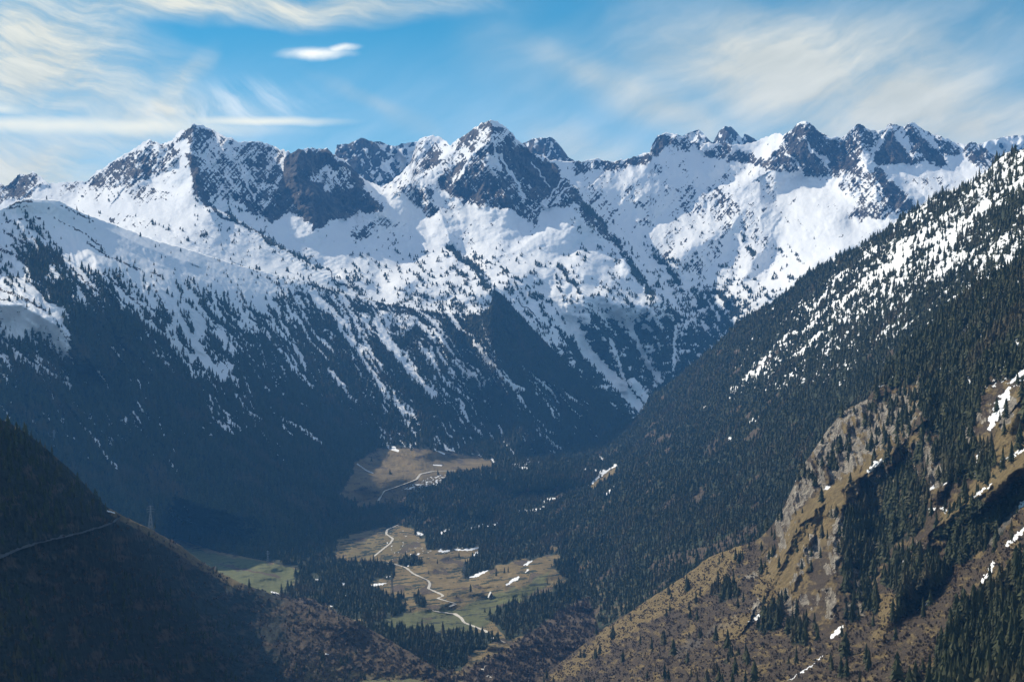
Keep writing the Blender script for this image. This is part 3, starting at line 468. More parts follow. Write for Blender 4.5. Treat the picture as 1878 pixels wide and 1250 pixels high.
crag = [([(1456,896),(1456,869),(1483,832),(1500,800),(1530,768),(1584,728),(1651,734),(1655,768),(1600,835),(1550,869),(1497,900),(1470,925)], .84), ([(1480,860),(1450,897),(1436,931),(1420,960),(1425,980),(1456,945),(1486,904)], .95), ([(1483,974),(1505,985),(1502,1020),(1478,1040),(1463,1068),(1450,1092),(1438,1122),(1421,1120),(1436,1080),(1463,1028)], .8), ([(1525,935),(1550,925),(1548,990),(1530,1060),(1515,1050),(1520,1000)], .82), ([(1500,1075),(1535,1085),(1535,1135),(1515,1132),(1510,1100),(1495,1110)], .78), ([(1692,795),(1720,812),(1728,895),(1696,885)], .85), ([(1374,1132),(1390,1090),(1405,1116),(1395,1135)], .9), ([(1355,1062),(1394,1042),(1388,1070)], .75), ([(1836,750),(1858,726),(1855,765),(1840,800)], .8), ([(1655,1012),(1688,986),(1745,1048),(1700,1035),(1665,1030)], .55), ([(1600,740),(1680,700),(1690,760),(1640,800),(1600,790)], .65), ([(1560,900),(1600,870),(1640,870),(1650,900),(1600,920)], .6), ([(1660,700),(1720,640),(1730,700),(1690,750)], .5), ([(1740,760),(1800,700),(1820,760),(1770,850)], .45), ([(1600,850),(1690,800),(1690,880),(1640,890)], .6), ([(1450,1085),(1500,1100),(1470,1125),(1430,1125)], .6), ([(1550,1040),(1600,1040),(1600,1130),(1550,1120)], .5), ([(1440,960),(1470,950),(1440,1010),(1400,1040)], .5), ([(1620,800),(1660,790),(1690,860),(1640,870)], .5)]
rk = np.zeros(X.shape)
for pts, val in crag: k = Q(pts, 5); rk = np.maximum(rk, val*k)
rough = blur(rk, 2)
XW = (X-CX)/F*1600; ZW = (CY-Y)/F*1600
D = D-(3+46*rough)*(ridged((XW+.25*ZW)/34, ZW/120, 4, 421)-.4)-(1+22*rough)*(ridged((XW+.3*ZW)/13, ZW/60, 3, 423)-.4)-(2+8*rough)*fbm(XW/9, ZW/14, 5, 425, .6)-5*fbm(XW/60, ZW/60, 3, 427)
nbv = (X < 1180); Nn.D = D
Nn.scrub[:] = .9; Nn.grass = .40+.42*fbm(X/26+Y/40, Y/15-X/60, 5, 430, .65)
gp = [([(1570,850),(1537,887),(1483,924),(1450,948),(1436,988),(1399,1048),(1382,1085),(1409,1106),(1456,1099),(1483,1045),(1524,974),(1550,917),(1600,870)], .85), ([(1225,1070),(1329,995),(1362,1006),(1325,1065),(1248,1110),(1150,1160),(1060,1230),(1000,1250),(1100,1165)], .8), ([(1725,981),(1772,927),(1826,897),(1878,850),(1878,825),(1830,858),(1770,900),(1730,940)], .85), ([(1590,733),(1500,812),(1490,822),(1510,822),(1600,750)], .9), ([(1595,740),(1680,700),(1680,770),(1620,850),(1560,880)], .6), ([(1680,680),(1790,800),(1700,720)], .4), ([(1620,1090),(1660,1080),(1640,1150),(1600,1180)], .75), ([(1840,730),(1878,700),(1878,830),(1800,850),(1830,790)], .75), ([(1330,1130),(1380,1120),(1370,1160),(1310,1180)], .7), ([(1718,1200),(1760,1120),(1878,1000),(1878,1025),(1770,1150),(1730,1220),(1640,1260)], .6), ([(1819,540),(1878,507),(1878,520),(1830,548)], .9)]
for pts, val in gp: k = Q(pts, 7); Nn.grass = Nn.grass*(1-k)+val*k; Nn.green = np.maximum(Nn.green, .28*k)
Nn.rock = sstep(-.05, .05, rk*1.02-.06-uni(.35*(ridged((XW+.3*ZW)/13, ZW/60, 3, 423)-.4)+.5*fbm((XW+.25*ZW)/5, ZW/26, 5, 441, .65)+.5*fbm(XW/10, ZW/10, 5, 443, .7)+.5*(ridged((XW+.25*ZW)/34, ZW/120, 4, 421)-.4)))
td = np.zeros(X.shape)
for pts, val in [([(1600,722),(1640,660),(1700,600),(1800,515),(1935,440),(1935,690),(1860,700),(1810,690),(1780,800),(1762,880),(1725,895),(1720,800),(1690,780),(1680,700),(1640,700)], .9), ([(1640,640),(1800,520),(1878,480),(1935,470),(1935,640),(1840,660),(1700,680),(1640,690)], .93), ([(1640,700),(1700,660),(1700,730),(1660,760)], .3), ([(1601,887),(1640,860),(1700,890),(1708,905),(1695,971),(1634,1005),(1600,1050),(1550,1048),(1534,998),(1567,931)], .8), ([(1590,740),(1680,700),(1740,760),(1740,860),(1640,870),(1600,850)], .2), ([(1548,1040),(1600,1040),(1610,1130),(1550,1140)], .5), ([(1628,1032),(1675,1018),(1739,1045),(1718,1079),(1668,1132),(1634,1139),(1651,1092),(1618,1065)], .95), ([(1772,924),(1836,917),(1878,874),(1935,850),(1935,890),(1878,920),(1819,998),(1769,1032),(1735,1045),(1745,998),(1718,985)], .93), ([(1935,1000),(1878,1018),(1819,1082),(1752,1132),(1735,1166),(1700,1230),(1700,1345),(1935,1345)], .85), ([(1392,1126),(1436,1119),(1430,1153),(1396,1169)], .9), ([(1443,1146),(1480,1143),(1478,1180),(1446,1186)], .8), ([(1305,1079),(1349,1065),(1349,1092),(1315,1109)], .75), ([(1780,820),(1820,830),(1850,860),(1800,890),(1760,870)], .5), ([(1456,880),(1500,850),(1560,800),(1560,850),(1500,890)], .24), ([(1180,1110),(1350,1010),(1400,1000),(1380,1060),(1260,1150)], .03), ([(900,1300),(1350,1180),(1700,1180),(1700,1345),(900,1345)], .02)]:
    k = Q(pts, 5); td = np.maximum(td, val*k)
tn = uni(.5*fbm(X/20, Y/20, 4, 461)+.5*fbm(X/8, Y/8, 3, 463)); fo = sstep(-.06, .06, td-tn)
Nn.trees = fo*.93+.008; Nn.scrub = Nn.scrub*(1-.8*fo); Nn.grass = Nn.grass*(1-.9*fo); Nn.green *= 1-fo; Nn.rock *= 1-.3*fo
wx2 = X+4*fbm(X/9, Y/7, 3, 471); wy2 = Y+3*fbm(X/9, Y/7, 3, 477)
for pts, w in [([(1592,866),(1603,855),(1620,843)],7),([(1600,846),(1606,852)],7),([(1512,897),(1521,892)],5.5),([(1400,956),(1413,944)],4.5),([(1374,1140),(1388,1132),(1400,1124)],5),([(1523,1169),(1535,1158),(1547,1146)],7),([(1834,846),(1850,838),(1878,824)],6),([(1782,912),(1800,900),(1816,889)],5),([(1703,937),(1716,932)],6),([(1845,1000),(1862,985),(1880,968)],9),([(1798,1068),(1812,1055),(1822,1030)],7),([(1815,785),(1832,750),(1850,712)],15),([(1855,700),(1880,675)],9),([(1774,722),(1778,695)],10),([(1768,745),(1776,740)],8),([(1785,870),(1795,845),(1805,818)],8),([(1590,1099),(1597,1093)],5),([(1650,1112),(1656,1106)],2),([(1855,640),(1872,620),(1880,605)],13),([(1793,628),(1800,610),(1808,598)],10),([(1825,541),(1845,528),(1878,512)],6),([(1707,897),(1712,890)],5),([(1625,698),(1640,688)],5),([(1650,1055),(1658,1020)],1.5),([(1604,716),(1620,706)],4),([(1680,1120),(1710,1098)],2),([(1445,1247),(1480,1226),(1510,1200)],2.4),([(1730,890),(1735,885)],4),([(1745,600),(1756,592)],4),([(1700,650),(1712,640)],3.5),([(1870,930),(1880,915)],5),([(1735,940),(1728,930)],4)]:
    Nn.paint(mask=patch(wx2, wy2, pts, w, 1.8), snow=1, trees=.05, rock=.1)
Nn.paint(mask=line(wx2, wy2, [(1815,995),(1840,965),(1872,925)], 9, 4), gravel=.5, trees=0)
Nn.snow = np.maximum(Nn.snow, .9*(fbm(X/7, Y/5, 4, 480) > .42)*Q([(1640,640),(1800,520),(1935,470),(1935,700),(1800,720),(1680,690)], 10)); 
Nn.paint(mask=line(wx, wy, [(1240,1200),(1300,1160),(1350,1130)], 10, 8), gravel=.25)

# ---- near left spur
Z = Sheet('near_left_spur', -55, 850, jag(crest_spur, 1.2, 1.4, 33), curve([(-55,1345),(850,1345)]), 520, 300)
X, Y = Z.X, Z.Y
dz = TPS([(-55,735,1150),(0,768,1250),(70,810,1380),(130,862,1480),(192,926,1620),(230,948,1850),(270,966,2000),(330,1000,2200),(400,1048,2400),(500,1090,2480),(560,1108,2460),(640,1132,2400),(700,1165,2350),(760,1200,2250),(830,1245,2150),(0,1000,1100),(200,960,1640),(0,1250,950),(-55,1340,850),(200,1100,1560),(200,1250,1400),(400,1250,1880),(370,1090,2130),(450,1125,2240),(420,1090,2260),(300,1040,1960),(240,975,1800),(600,1250,2120),(500,1200,2080),(780,1300,2150)])
D = dz(X, Y)
cr = [(215,946),(240,958),(280,980),(330,1010),(370,1040),(440,1078),(500,1099),(560,1117),(640,1142)]
D = D-50*tent(X, Y, cr, 40, 40)
u, v = rot(X, Y, 120); D = D-12*ridged(v/60, u/200, 4, 521)-8*fbm(X/14, Y/14, 4, 523)
Z.D = D
zr = sstep(470, 600, X); Z.scrub = .36+.5*zr+.3*fbm(X/40, Y/25, 3, 529); Z.grass = .05+.42*zr*sstep(-.3, .5, fbm(X/30, Y/12, 3, 530))
lip = line(X+4*fbm(X/12, Y/8, 3, 531), Y, [(208,938),(240,955),(280,976),(330,1006),(370,1036),(440,1073)], 17, 7)
Z.paint(mask=lip, grass=.8, scrub=.8)
td = np.zeros(X.shape)
for pts, val in [([(-55,735),(70,805),(192,922),(190,945),(110,975),(0,1000),(-55,1010)], .8), ([(-55,1040),(60,1090),(130,1250),(130,1345),(-55,1345)], .5), ([(180,1000),(400,1100),(480,1180),(420,1345),(180,1345)], .25), ([(500,1195),(620,1200),(700,1240),(640,1300),(500,1300)], .25)]:
    td = np.maximum(td, val*poly(X, Y, pts, 8))
tn = uni(.5*fbm(X/20, Y/20, 4, 561)+.5*fbm(X/8, Y/8, 3, 563)); Z.trees = sstep(-.06, .06, td-tn)*.8
Z.paint(mask=poly(X, Y, [(560,1210),(650,1225),(760,1230),(830,1260),(700,1300),(540,1300)], 8)*.8, green=.5, grass=.6)
for pts, w in [([(196,936),(210,940)],2.5),([(602,1199),(597,1198)],2)]: Z.paint(mask=line(X, Y, pts, w, 1), snow=.9)
# ------------------------------------------------------------------ build the land
far_rock = ((.040,.037,.038),(.115,.098,.084),(.19,.155,.12))
m_range = terrain_mat('alpine_rock_and_snow', 14, *far_rock, bump=14)
m_far = terrain_mat('far_rock_and_snow', 20, *far_rock, bump=16)
m_left = terrain_mat('wooded_snow_slope', 9, *far_rock, floor=(.020,.024,.016), bump=4)
m_right = terrain_mat('wooded_right_slope', 7, *far_rock, floor=(.022,.028,.015), bump=3)
m_near = terrain_mat('crag_and_pasture', 2.0, (.22,.185,.145),(.50,.44,.345),(.64,.57,.46), floor=(.024,.028,.015), bump=6.0, straw=1.7, scr=1.45)
m_valley = terrain_mat('valley_pasture', 3.5, (.15,.135,.12),(.25,.23,.2),(.3,.28,.25), bump=1.5, straw=1.15, scr=1.25)
m_spur = terrain_mat('brown_hillside', 2.2, (.10,.09,.08),(.2,.18,.15),(.25,.23,.2), floor=(.016,.018,.012), bump=2.0)
A.build(m_far); B.build(m_range, back=((150,-120),(500,-420))); C.build(m_left); V.build(m_valley, back=((500,-100),)); R.build(m_right); Nn.build(m_near); Z.build(m_spur)
gm, nt, bs = new_mat('lowland_earth'); bs.inputs['Base Color'].default_value = (.06,.055,.035,1); bs.inputs['Roughness'].default_value = 1
nz_ = N(nt, 'ShaderNodeTexNoise', i_Scale=3.0, i_Detail=8); nt.links.new(mixc(nt, nz_.outputs['Fac'], (.04,.04,.025), (.09,.08,.05)), bs.inputs['Base Color'])
gn_x = np.linspace(-9000, 9000, 25); gn_y = np.linspace(-1500, 11600, 25); GX, GY = np.meshgrid(gn_x, gn_y)
GV = np.stack([GX, GY, -1500+0*GX], -1).reshape(-1, 3); ids = np.arange(625).reshape(25, 25)
tag(link(bpy.data.objects.new('ground', np_mesh('ground', GV, np.stack([ids[:-1,:-1], ids[:-1,1:], ids[1:,1:], ids[1:,:-1]], -1).reshape(-1, 4)))), kind='structure').data.materials.append(gm)

# ------------------------------------------------------------------ foliage
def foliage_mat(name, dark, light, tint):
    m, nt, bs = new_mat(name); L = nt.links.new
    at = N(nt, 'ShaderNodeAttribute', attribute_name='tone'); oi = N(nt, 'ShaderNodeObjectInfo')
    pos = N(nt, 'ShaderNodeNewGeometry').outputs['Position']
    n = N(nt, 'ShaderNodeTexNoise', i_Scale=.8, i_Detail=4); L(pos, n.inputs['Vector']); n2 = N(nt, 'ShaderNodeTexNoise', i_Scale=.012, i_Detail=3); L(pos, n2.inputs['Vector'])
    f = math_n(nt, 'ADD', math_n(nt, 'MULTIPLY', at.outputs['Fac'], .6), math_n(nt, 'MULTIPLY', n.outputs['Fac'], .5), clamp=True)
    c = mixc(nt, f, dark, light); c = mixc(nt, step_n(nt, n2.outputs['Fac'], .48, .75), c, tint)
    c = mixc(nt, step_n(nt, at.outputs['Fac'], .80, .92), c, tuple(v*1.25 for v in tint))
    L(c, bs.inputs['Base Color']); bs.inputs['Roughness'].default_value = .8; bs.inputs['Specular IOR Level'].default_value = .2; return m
m_leaf = foliage_mat('conifer_needles', (.014,.020,.007), (.060,.066,.020), (.075,.058,.026))
m_twig = foliage_mat('bare_twigs', (.062,.045,.033), (.12,.090,.066), (.10,.068,.048))
m_bark, nt, bs = new_mat('bark'); bs.inputs['Roughness'].default_value = .95
nz_ = N(nt, 'ShaderNodeTexNoise', i_Scale=3.0, i_Detail=4); nt.links.new(mixc(nt, nz_.outputs['Fac'], (.06,.045,.035), (.14,.11,.085)), bs.inputs['Base Color'])

def conifer(tiers, sides, r, seed, spire=1.0):
    """unit-height crown of ragged drooping whorls"""
    q = np.random.default_rng(seed); V = []; T = []; tone = []
    lean = q.normal(0, .02, 2)
    for k in range(tiers):
        f = k/tiers; z0 = .10+.90*f*.92; z1 = min(1.0, z0+.95/tiers*(1.55 if k < tiers-1 else 1.25)); rr = r*((1-f)**spire*.93+.07)*q.uniform(.82, 1.15)
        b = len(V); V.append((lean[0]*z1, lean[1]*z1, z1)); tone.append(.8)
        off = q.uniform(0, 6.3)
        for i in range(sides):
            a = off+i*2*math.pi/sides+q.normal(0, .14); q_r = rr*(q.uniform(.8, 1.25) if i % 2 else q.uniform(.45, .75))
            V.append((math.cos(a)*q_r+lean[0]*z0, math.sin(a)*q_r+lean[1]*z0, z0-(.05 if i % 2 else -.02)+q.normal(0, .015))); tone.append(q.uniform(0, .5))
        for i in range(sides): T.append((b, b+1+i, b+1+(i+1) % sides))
    return np.array(V), np.array(T), np.array(tone)
def bush(n, seed, w=.45):
    """unit-height leafless crown: a fan of thin twig blades"""
    q = np.random.default_rng(seed); V = []; T = []; tone = []
    for i in range(n):
        a = q.uniform(0, 6.3); t = q.uniform(.05, 1)**.6; b = len(V)
        c = np.array([math.cos(a)*w*t*.5, math.sin(a)*w*t*.5, q.uniform(.1, .5)]); tip = np.array([math.cos(a)*w*t, math.sin(a)*w*t, q.uniform(.55, 1.0)*(1-.35*t)])
        s = np.array([-math.sin(a), math.cos(a), 0])*q.uniform(.04, .11)
        V += [c-s, c+s, tip+s*.6, tip-s*.9]; T += [(b, b+1, b+2), (b, b+2, b+3)]; tone += [0, 0, .8, .8]
    return np.array(V), np.array(T), np.array(tone)
far_tpl = [conifer(3, 6, q, 11+i, s) for i, (q, s) in enumerate([(.24, 1), (.28, .8), (.21, 1), (.30, .7), (.25, .9), (.33, .6)])]
mid_tpl = [conifer(5, 8, q, 31+i, s) for i, (q, s) in enumerate([(.20, 1), (.24, .85), (.18, 1), (.26, .8), (.22, .9), (.28, .7)])]
bush_tpl = [bush(16, 51+i, .4+.05*i) for i in range(5)]
def scatter_mesh(name, tpls, pos, h, wid, mat):
    pick = rng.integers(0, len(tpls), len(pos)); VV = []; TT = []; CC = []; base = 0
    for k, (v, t, tone) in enumerate(tpls):
        m = pick == k; p = pos[m]; n = len(p)
        if not n: continue
        a = rng.uniform(0, 6.283, n); c = np.cos(a)[:, None]; s = np.sin(a)[:, None]; H = h[m][:, None]; Wd = wid[m][:, None]*H
        x = (v[:, 0]*c-v[:, 1]*s)*Wd; y = (v[:, 0]*s+v[:, 1]*c)*Wd; z = v[:, 2]*H
        VV.append((np.stack([x, y, z], -1)+p[:, None]).reshape(-1, 3)); TT.append((t[None]+(np.arange(n)*len(v))[:, None, None]+base).reshape(-1, 3)); base += n*len(v)
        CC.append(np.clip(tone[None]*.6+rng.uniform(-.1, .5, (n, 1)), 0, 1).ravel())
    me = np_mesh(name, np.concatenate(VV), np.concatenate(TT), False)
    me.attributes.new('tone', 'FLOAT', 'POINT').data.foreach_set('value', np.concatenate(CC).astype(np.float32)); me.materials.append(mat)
    return link(bpy.data.objects.new(name, me))
def hidden(px, py, own, m=14):
    h = np.zeros(px.shape, bool)
    order = ['snowy_range', 'left_mountainside', 'valley_floor', 'right_mountainside', 'near_right_slope', 'near_left_spur']; k = order.index(own)
    if k < 4 and own != 'valley_floor': h |= (py > crest_right(px)+m) & (px > 640) & (own != 'right_mountainside')
    if k < 1: h |= py > crest_left(px)+m
    if k < 4: h |= (py > crest_near(px)+m) & (px > 900)
    if k < 5: h |= (py > crest_spur(px)+m) & (px < 830)
    if own == 'valley_floor': h |= (px < 1000) & (py < 840)
    if own == 'valley_floor':
        c_in = (px < 1225) & (py < C.at(px, 0*py, C.Y*0+C.bot[None])); r_in = (px > 562) & (py < R.at(px, 0*py, R.Y*0+R.bot[None])) & (py > crest_right(px)); h |= c_in | r_in
    h |= (py < -20) | (py > 1275) | (px < -25) | (px > 1905); return h
def scatter(Sh, n, key='trees', weight=None):
    out = [[], []]; got = 0; Dm = np.median(Sh.D)
    for _ in range(60):
        c = rng.uniform(Sh.x[0], Sh.x[-1], 200000); T = np.interp(c, Sh.x, Sh.top); Bm = np.interp(c, Sh.x, Sh.bot)
        y = rng.uniform(T.min(), Bm.max(), 200000); ok = (y > T+.3) & (y < Bm-1); c = c[ok]; y = y[ok]
        pr = Sh.at(c, y, getattr(Sh, key))*np.clip((Sh.at(c, y)/Sh.D.max())**2, 0, 1)
        if weight is not None: pr = pr*weight(c, y)
        ok = (rng.uniform(0, 1, len(c)) < pr) & ~hidden(c, y, Sh.name); out[0].append(c[ok]); out[1].append(y[ok]); got += ok.sum()
        if got >= n: break
    px = np.concatenate(out[0])[:n]; py = np.concatenate(out[1])[:n]; return px, py, world(px, py, Sh.at(px, py))
def hts(n, h, sd=.36): return h*np.clip(rng.normal(1, sd, n), .35, 1.9)
scan = []
def forest_of(Sh, n, h, name, label, wid=(.8, 1.2), tpl=None, sink=.6):
    px, py, p = scatter(Sh, n); hh = hts(len(p), h); w = rng.uniform(*wid, len(p)); p = p-np.array([0, 0, sink]); return px, py, p, hh, w
# far woods, each a mass nobody could count
px, py, p, hh, w = forest_of(C, 38000, 12.5, '', ''); hh *= np.clip(.75+.25*(py-crest_left(px))/120, .7, 1.1)
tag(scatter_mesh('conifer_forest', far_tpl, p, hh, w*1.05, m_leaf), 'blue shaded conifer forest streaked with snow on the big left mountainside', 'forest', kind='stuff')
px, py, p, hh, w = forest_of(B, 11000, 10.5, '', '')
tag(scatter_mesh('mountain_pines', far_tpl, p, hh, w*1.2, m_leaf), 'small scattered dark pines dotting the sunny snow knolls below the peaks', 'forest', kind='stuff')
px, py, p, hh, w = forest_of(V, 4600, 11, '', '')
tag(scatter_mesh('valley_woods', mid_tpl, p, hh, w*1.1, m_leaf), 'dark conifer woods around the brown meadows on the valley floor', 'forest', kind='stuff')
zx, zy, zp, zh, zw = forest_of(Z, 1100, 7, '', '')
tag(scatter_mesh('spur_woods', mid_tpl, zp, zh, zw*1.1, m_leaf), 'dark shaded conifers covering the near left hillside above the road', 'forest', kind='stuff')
rx, ry, rp, rh, rw = forest_of(R, 44000, 10, '', '')
nx_, ny_, np_, nh, nw = forest_of(Nn, 4600, 12.5, '', '')
# ------------------------------------------------------------------ the trees that show largest, one by one
def mesh_obj(name, V, T, mat, parent=None, tone=None, smooth=False):
    me = np_mesh(name, np.array(V, float), np.array(T), smooth)
    if tone is not None: me.attributes.new('tone', 'FLOAT', 'POINT').data.foreach_set('value', np.array(tone, np.float32))
    me.materials.append(mat); o = link(bpy.data.objects.new(name, me)); o.parent = parent; return o
def cyl(V, T, a, b, ra, rb, n=6):
    a = np.array(a, float); b = np.array(b, float); d = (b-a)/np.linalg.norm(b-a); u = np.cross(d, (0, 0, 1) if abs(d[2]) < .9 else (1, 0, 0)); u /= np.linalg.norm(u); w = np.cross(d, u); k = len(V)
    for c, r in ((a, ra), (b, rb)):
        for i in range(n): t = 2*math.pi*i/n; V.append(tuple(c+u*math.cos(t)*r+w*math.sin(t)*r))
    for i in range(n): j = (i+1) % n; T += [(k+i, k+j, k+n+j), (k+i, k+n+j, k+n+i)]
    for i in range(1, n-1): T += [(k, k+i+1, k+i), (k+n, k+n+i, k+n+i+1)]
crown_me = []; trunk_me = []
for i, (r_, s_) in enumerate([(.19, 1), (.23, .85), (.17, 1), (.25, .8), (.21, .95), (.27, .7), (.20, .8), (.16, .9)]):
    v, t, tone = conifer(8, 12, r_, 71+i, s_)
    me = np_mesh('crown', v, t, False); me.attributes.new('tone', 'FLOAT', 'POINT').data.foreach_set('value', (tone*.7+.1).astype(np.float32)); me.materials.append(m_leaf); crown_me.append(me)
    Vt = []; Tt = []; cyl(Vt, Tt, (0, 0, -.06), (0, 0, .5), .022, .012, 7); cyl(Vt, Tt, (0, 0, .5), (0, 0, .93), .012, .003, 5)
    me = np_mesh('trunk', np.array(Vt), np.array(Tt), False); me.materials.append(m_bark); trunk_me.append(me)
def tree_thing(p, h, w, label, group, k=None):
    k = random.randrange(8) if k is None else k
    r = link(bpy.data.objects.new('conifer_tree', None)); r.empty_display_size = .1; r.location = p; r.scale = (w*h, w*h, h); r.rotation_euler = (0, 0, random.uniform(0, 6.28)); tag(r, label, 'tree', group)
    for nm, me in (('trunk', trunk_me[k]), ('crown', crown_me[k])):
        o = link(bpy.data.objects.new(nm, me)); o.parent = r
    return r
pins = [(V,863,1085,16,.95,'lone dark conifer casting a shadow in the brown meadow left of the small hut'),
 (Z,457,1079,21,1.2,'large round dark conifer at the lower edge of the bright green terraced field'),
 (Z,391,1052,14,.8,'slim conifer on the lit lip of the left spur, uphill of the green field'),
 (Z,404,1059,12,.8,'short slim conifer beside another on the lit lip of the left spur'),
 (Z,284,970,20,.9,'tall dark conifer at the foot of the pylon on the left ridge'), (Z,279,970,14,.9,'smaller dark conifer left of the tall one under the ridge pylon'),
 (V,910,1056,17,.8,'tall dark conifer standing alone below the long snow strip near the forest edge'), (V,925,1050,12,.9,'left conifer of the little clump uphill of the brown meadow'), (V,932,1049,13,.8,'right conifer of the little clump uphill of the brown meadow'),
 (V,842,1022,12,1.0,'dark conifer just below the curved snow strip on the upper meadow'), (V,786,1052,9,1.0,'small conifer right of the track where it leaves the upper meadow'),
 (V,802,1033,10,1.1,'small round conifer alone in the middle of the upper brown meadow'), (V,889,1122,9,1.2,'small round tree alone on the green meadow right of the pale track'),
 (V,958,1092,9,1.1,'round tree on the slope right of the small hut'), (V,732,1095,13,.8,'left conifer of a pair beside the valley wood'), (V,741,1095,12,.9,'right conifer of a pair beside the valley wood'),
 (V,753,1122,10,1.1,'dark conifer at the tip of the valley wood beside the lower green meadow'), (V,725,1240,15,.7,'slim conifer alone on the grass at the bottom of the valley'),
 (V,747,1024,11,.9,'conifer above the small round grove near the pale track'), (V,837,1094,5,1.2,'tiny bush beside the bend of the pale track'), (V,715,1158,9,.9,'conifer at the left corner of the lower green meadow'),
 (V,822,1028,7,1.1,'low conifer left of the curved snow strip'), (V,1004,1071,10,.9,'conifer by itself on the slope between the hut and the near right hillside'), (V,992,1088,9,1.0,'round tree above the dark belt of conifers right of the meadow')]
for Sh, x, y, hp, w, lab in pins:
    d = float(Sh.at(x, y)); p = world(x, y+.5, d); tree_thing(p, hp*d/F, w, lab, None)
# choose the largest remaining
cand = [(nh[i]/np_[i][1], 0, i) for i in range(len(np_))]+[(rh[i]/rp[i][1], 1, i) for i in range(len(rp))]
cand = [c for c in cand if 5 < (nx_ if c[1] == 0 else rx)[c[2]] < 1872 and (ny_ if c[1] == 0 else ry)[c[2]] < 1244]
cand.sort(reverse=True); chosen = cand[:300-len(pins)]
zones = [('near', lambda x, y: x > 1690 and y > 1080, 'dark conifer in the bottom right corner wood on the brown slope', 'conifers in the bottom right corner wood'),
 ('a', lambda x, y: 1500 < x < 1720 and 870 < y < 1010, 'dark conifer in the gully wood right of the grassy crag', 'conifers in the gully right of the crag'),
 ('b', lambda x, y: 1500 < x < 1760 and 1010 <= y < 1150, 'dark conifer in the small wood at the right foot of the crag', 'conifers at the right foot of the crag'),
 ('c', lambda x, y: x >= 1715 and 860 < y < 1080, 'dark conifer in the narrow diagonal wood above the orange grass band', 'conifers in the diagonal wood on the right'),
 ('d', lambda x, y: x < 1500 and y > 1060, 'dark conifer below the crag on the brown lower slope', 'conifers below the crag'),
 ('e', lambda x, y: 1500 < x < 1720 and 700 < y <= 870, 'dark conifer clinging among rocks on the upper crag', 'conifers among the rocks of the upper crag'),
 ('f', lambda x, y: x >= 1720 and 660 < y <= 860, 'dark conifer beside the shaded snow gully on the right', 'conifers beside the shaded snow gully'),
 ('g', lambda x, y: y <= 560, 'dark conifer on the upper right snow slope', 'conifers on the upper right snow slope'),
 ('h', lambda x, y: True, 'dark conifer in the wood on the shoulder above the crag', 'conifers on the shoulder above the crag')]
kn = np.ones(len(np_), bool); kr = np.ones(len(rp), bool)
for _, which, i in chosen:
    x, y, p, h, w = ((nx_, ny_, np_, nh, nw) if which == 0 else (rx, ry, rp, rh, rw)); (kn if which == 0 else kr)[i] = False
    z = next(z for z in zones if z[1](x[i], y[i])); tree_thing(p[i], h[i], w[i]*1.05, z[2], z[3])
tag(scatter_mesh('crag_woods', mid_tpl, np_[kn], nh[kn], nw[kn]*1.05, m_leaf), 'dark conifer woods around and above the grassy crag on the near right slope', 'forest', kind='stuff')
far_r = rp[:, 1] > 3200
tag(scatter_mesh('hillside_forest', mid_tpl, rp[kr & ~far_r], rh[kr & ~far_r], rw[kr & ~far_r]*1.05, m_leaf), 'dense dark conifer forest with snowy gaps high on the right mountainside', 'forest', kind='stuff')
tag(scatter_mesh('lower_hillside_forest', far_tpl, rp[kr & far_r], rh[kr & far_r], rw[kr & far_r]*1.05, m_leaf), 'dense blue green conifer forest on the far lower part of the right mountainside', 'forest', kind='stuff')
# leafless brown scrub
for Sh, n, reg, h, lab in [(V, 3000, [(480,1085),(560,1095),(640,1140),(720,1185),(860,1225),(940,1185),(1010,1130),(1100,1080),(1200,1050),(1400,1080),(1400,1280),(480,1280)], 5.5, 'leafless brown trees and scrub along the bottom of the valley'),
  (Z, 2200, [(205,945),(400,1030),(560,1080),(700,1160),(830,1240),(830,1280),(0,1280),(0,1050)], 4, 'leafless scrub on the shaded near left spur'),
  (Nn, 8000, [(900,1290),(1180,1110),(1380,980),(1440,1120),(1520,1180),(1700,1020),(1878,880),(1900,1280),(900,1280)], 2.2, 'reddish brown leafless scrub covering the near right slope')]:
    Sh.bushes = poly(Sh.X, Sh.Y, reg, 10)*(1-.8*Sh.snow)*np.clip(Sh.scrub*1.2, 0, 1)*sstep(-.5, .5, fbm(Sh.X/14, Sh.Y/9, 4, 611))
    px, py, p = scatter(Sh, n, 'bushes'); hh = hts(len(p), h, .35)
    tag(scatter_mesh('leafless_scrub', bush_tpl, p-np.array([0, 0, .3]), hh, rng.uniform(.9, 1.5, len(p)), m_twig), lab, 'scrub', kind='stuff')

# ------------------------------------------------------------------ tracks and the mountain road
m_track, nt, bs = new_mat('pale_gravel'); bs.inputs['Roughness'].default_value = .95
nz_ = N(nt, 'ShaderNodeTexNoise', i_Scale=.4, i_Detail=5); nt.links.new(N(nt, 'ShaderNodeNewGeometry').outputs['Position'], nz_.inputs['Vector']); nt.links.new(mixc(nt, step_n(nt, nz_.outputs['Fac'], .35, .65), (.40,.36,.30), (.58,.54,.47)), bs.inputs['Base Color'])
m_road, nt, bs = new_mat('worn_asphalt'); bs.inputs['Roughness'].default_value = .85
nz_ = N(nt, 'ShaderNodeTexNoise', i_Scale=.3, i_Detail=5); nt.links.new(N(nt, 'ShaderNodeNewGeometry').outputs['Position'], nz_.inputs['Vector']); nt.links.new(mixc(nt, nz_.outputs['Fac'], (.040,.040,.038), (.085,.08,.075)), bs.inputs['Base Color'])
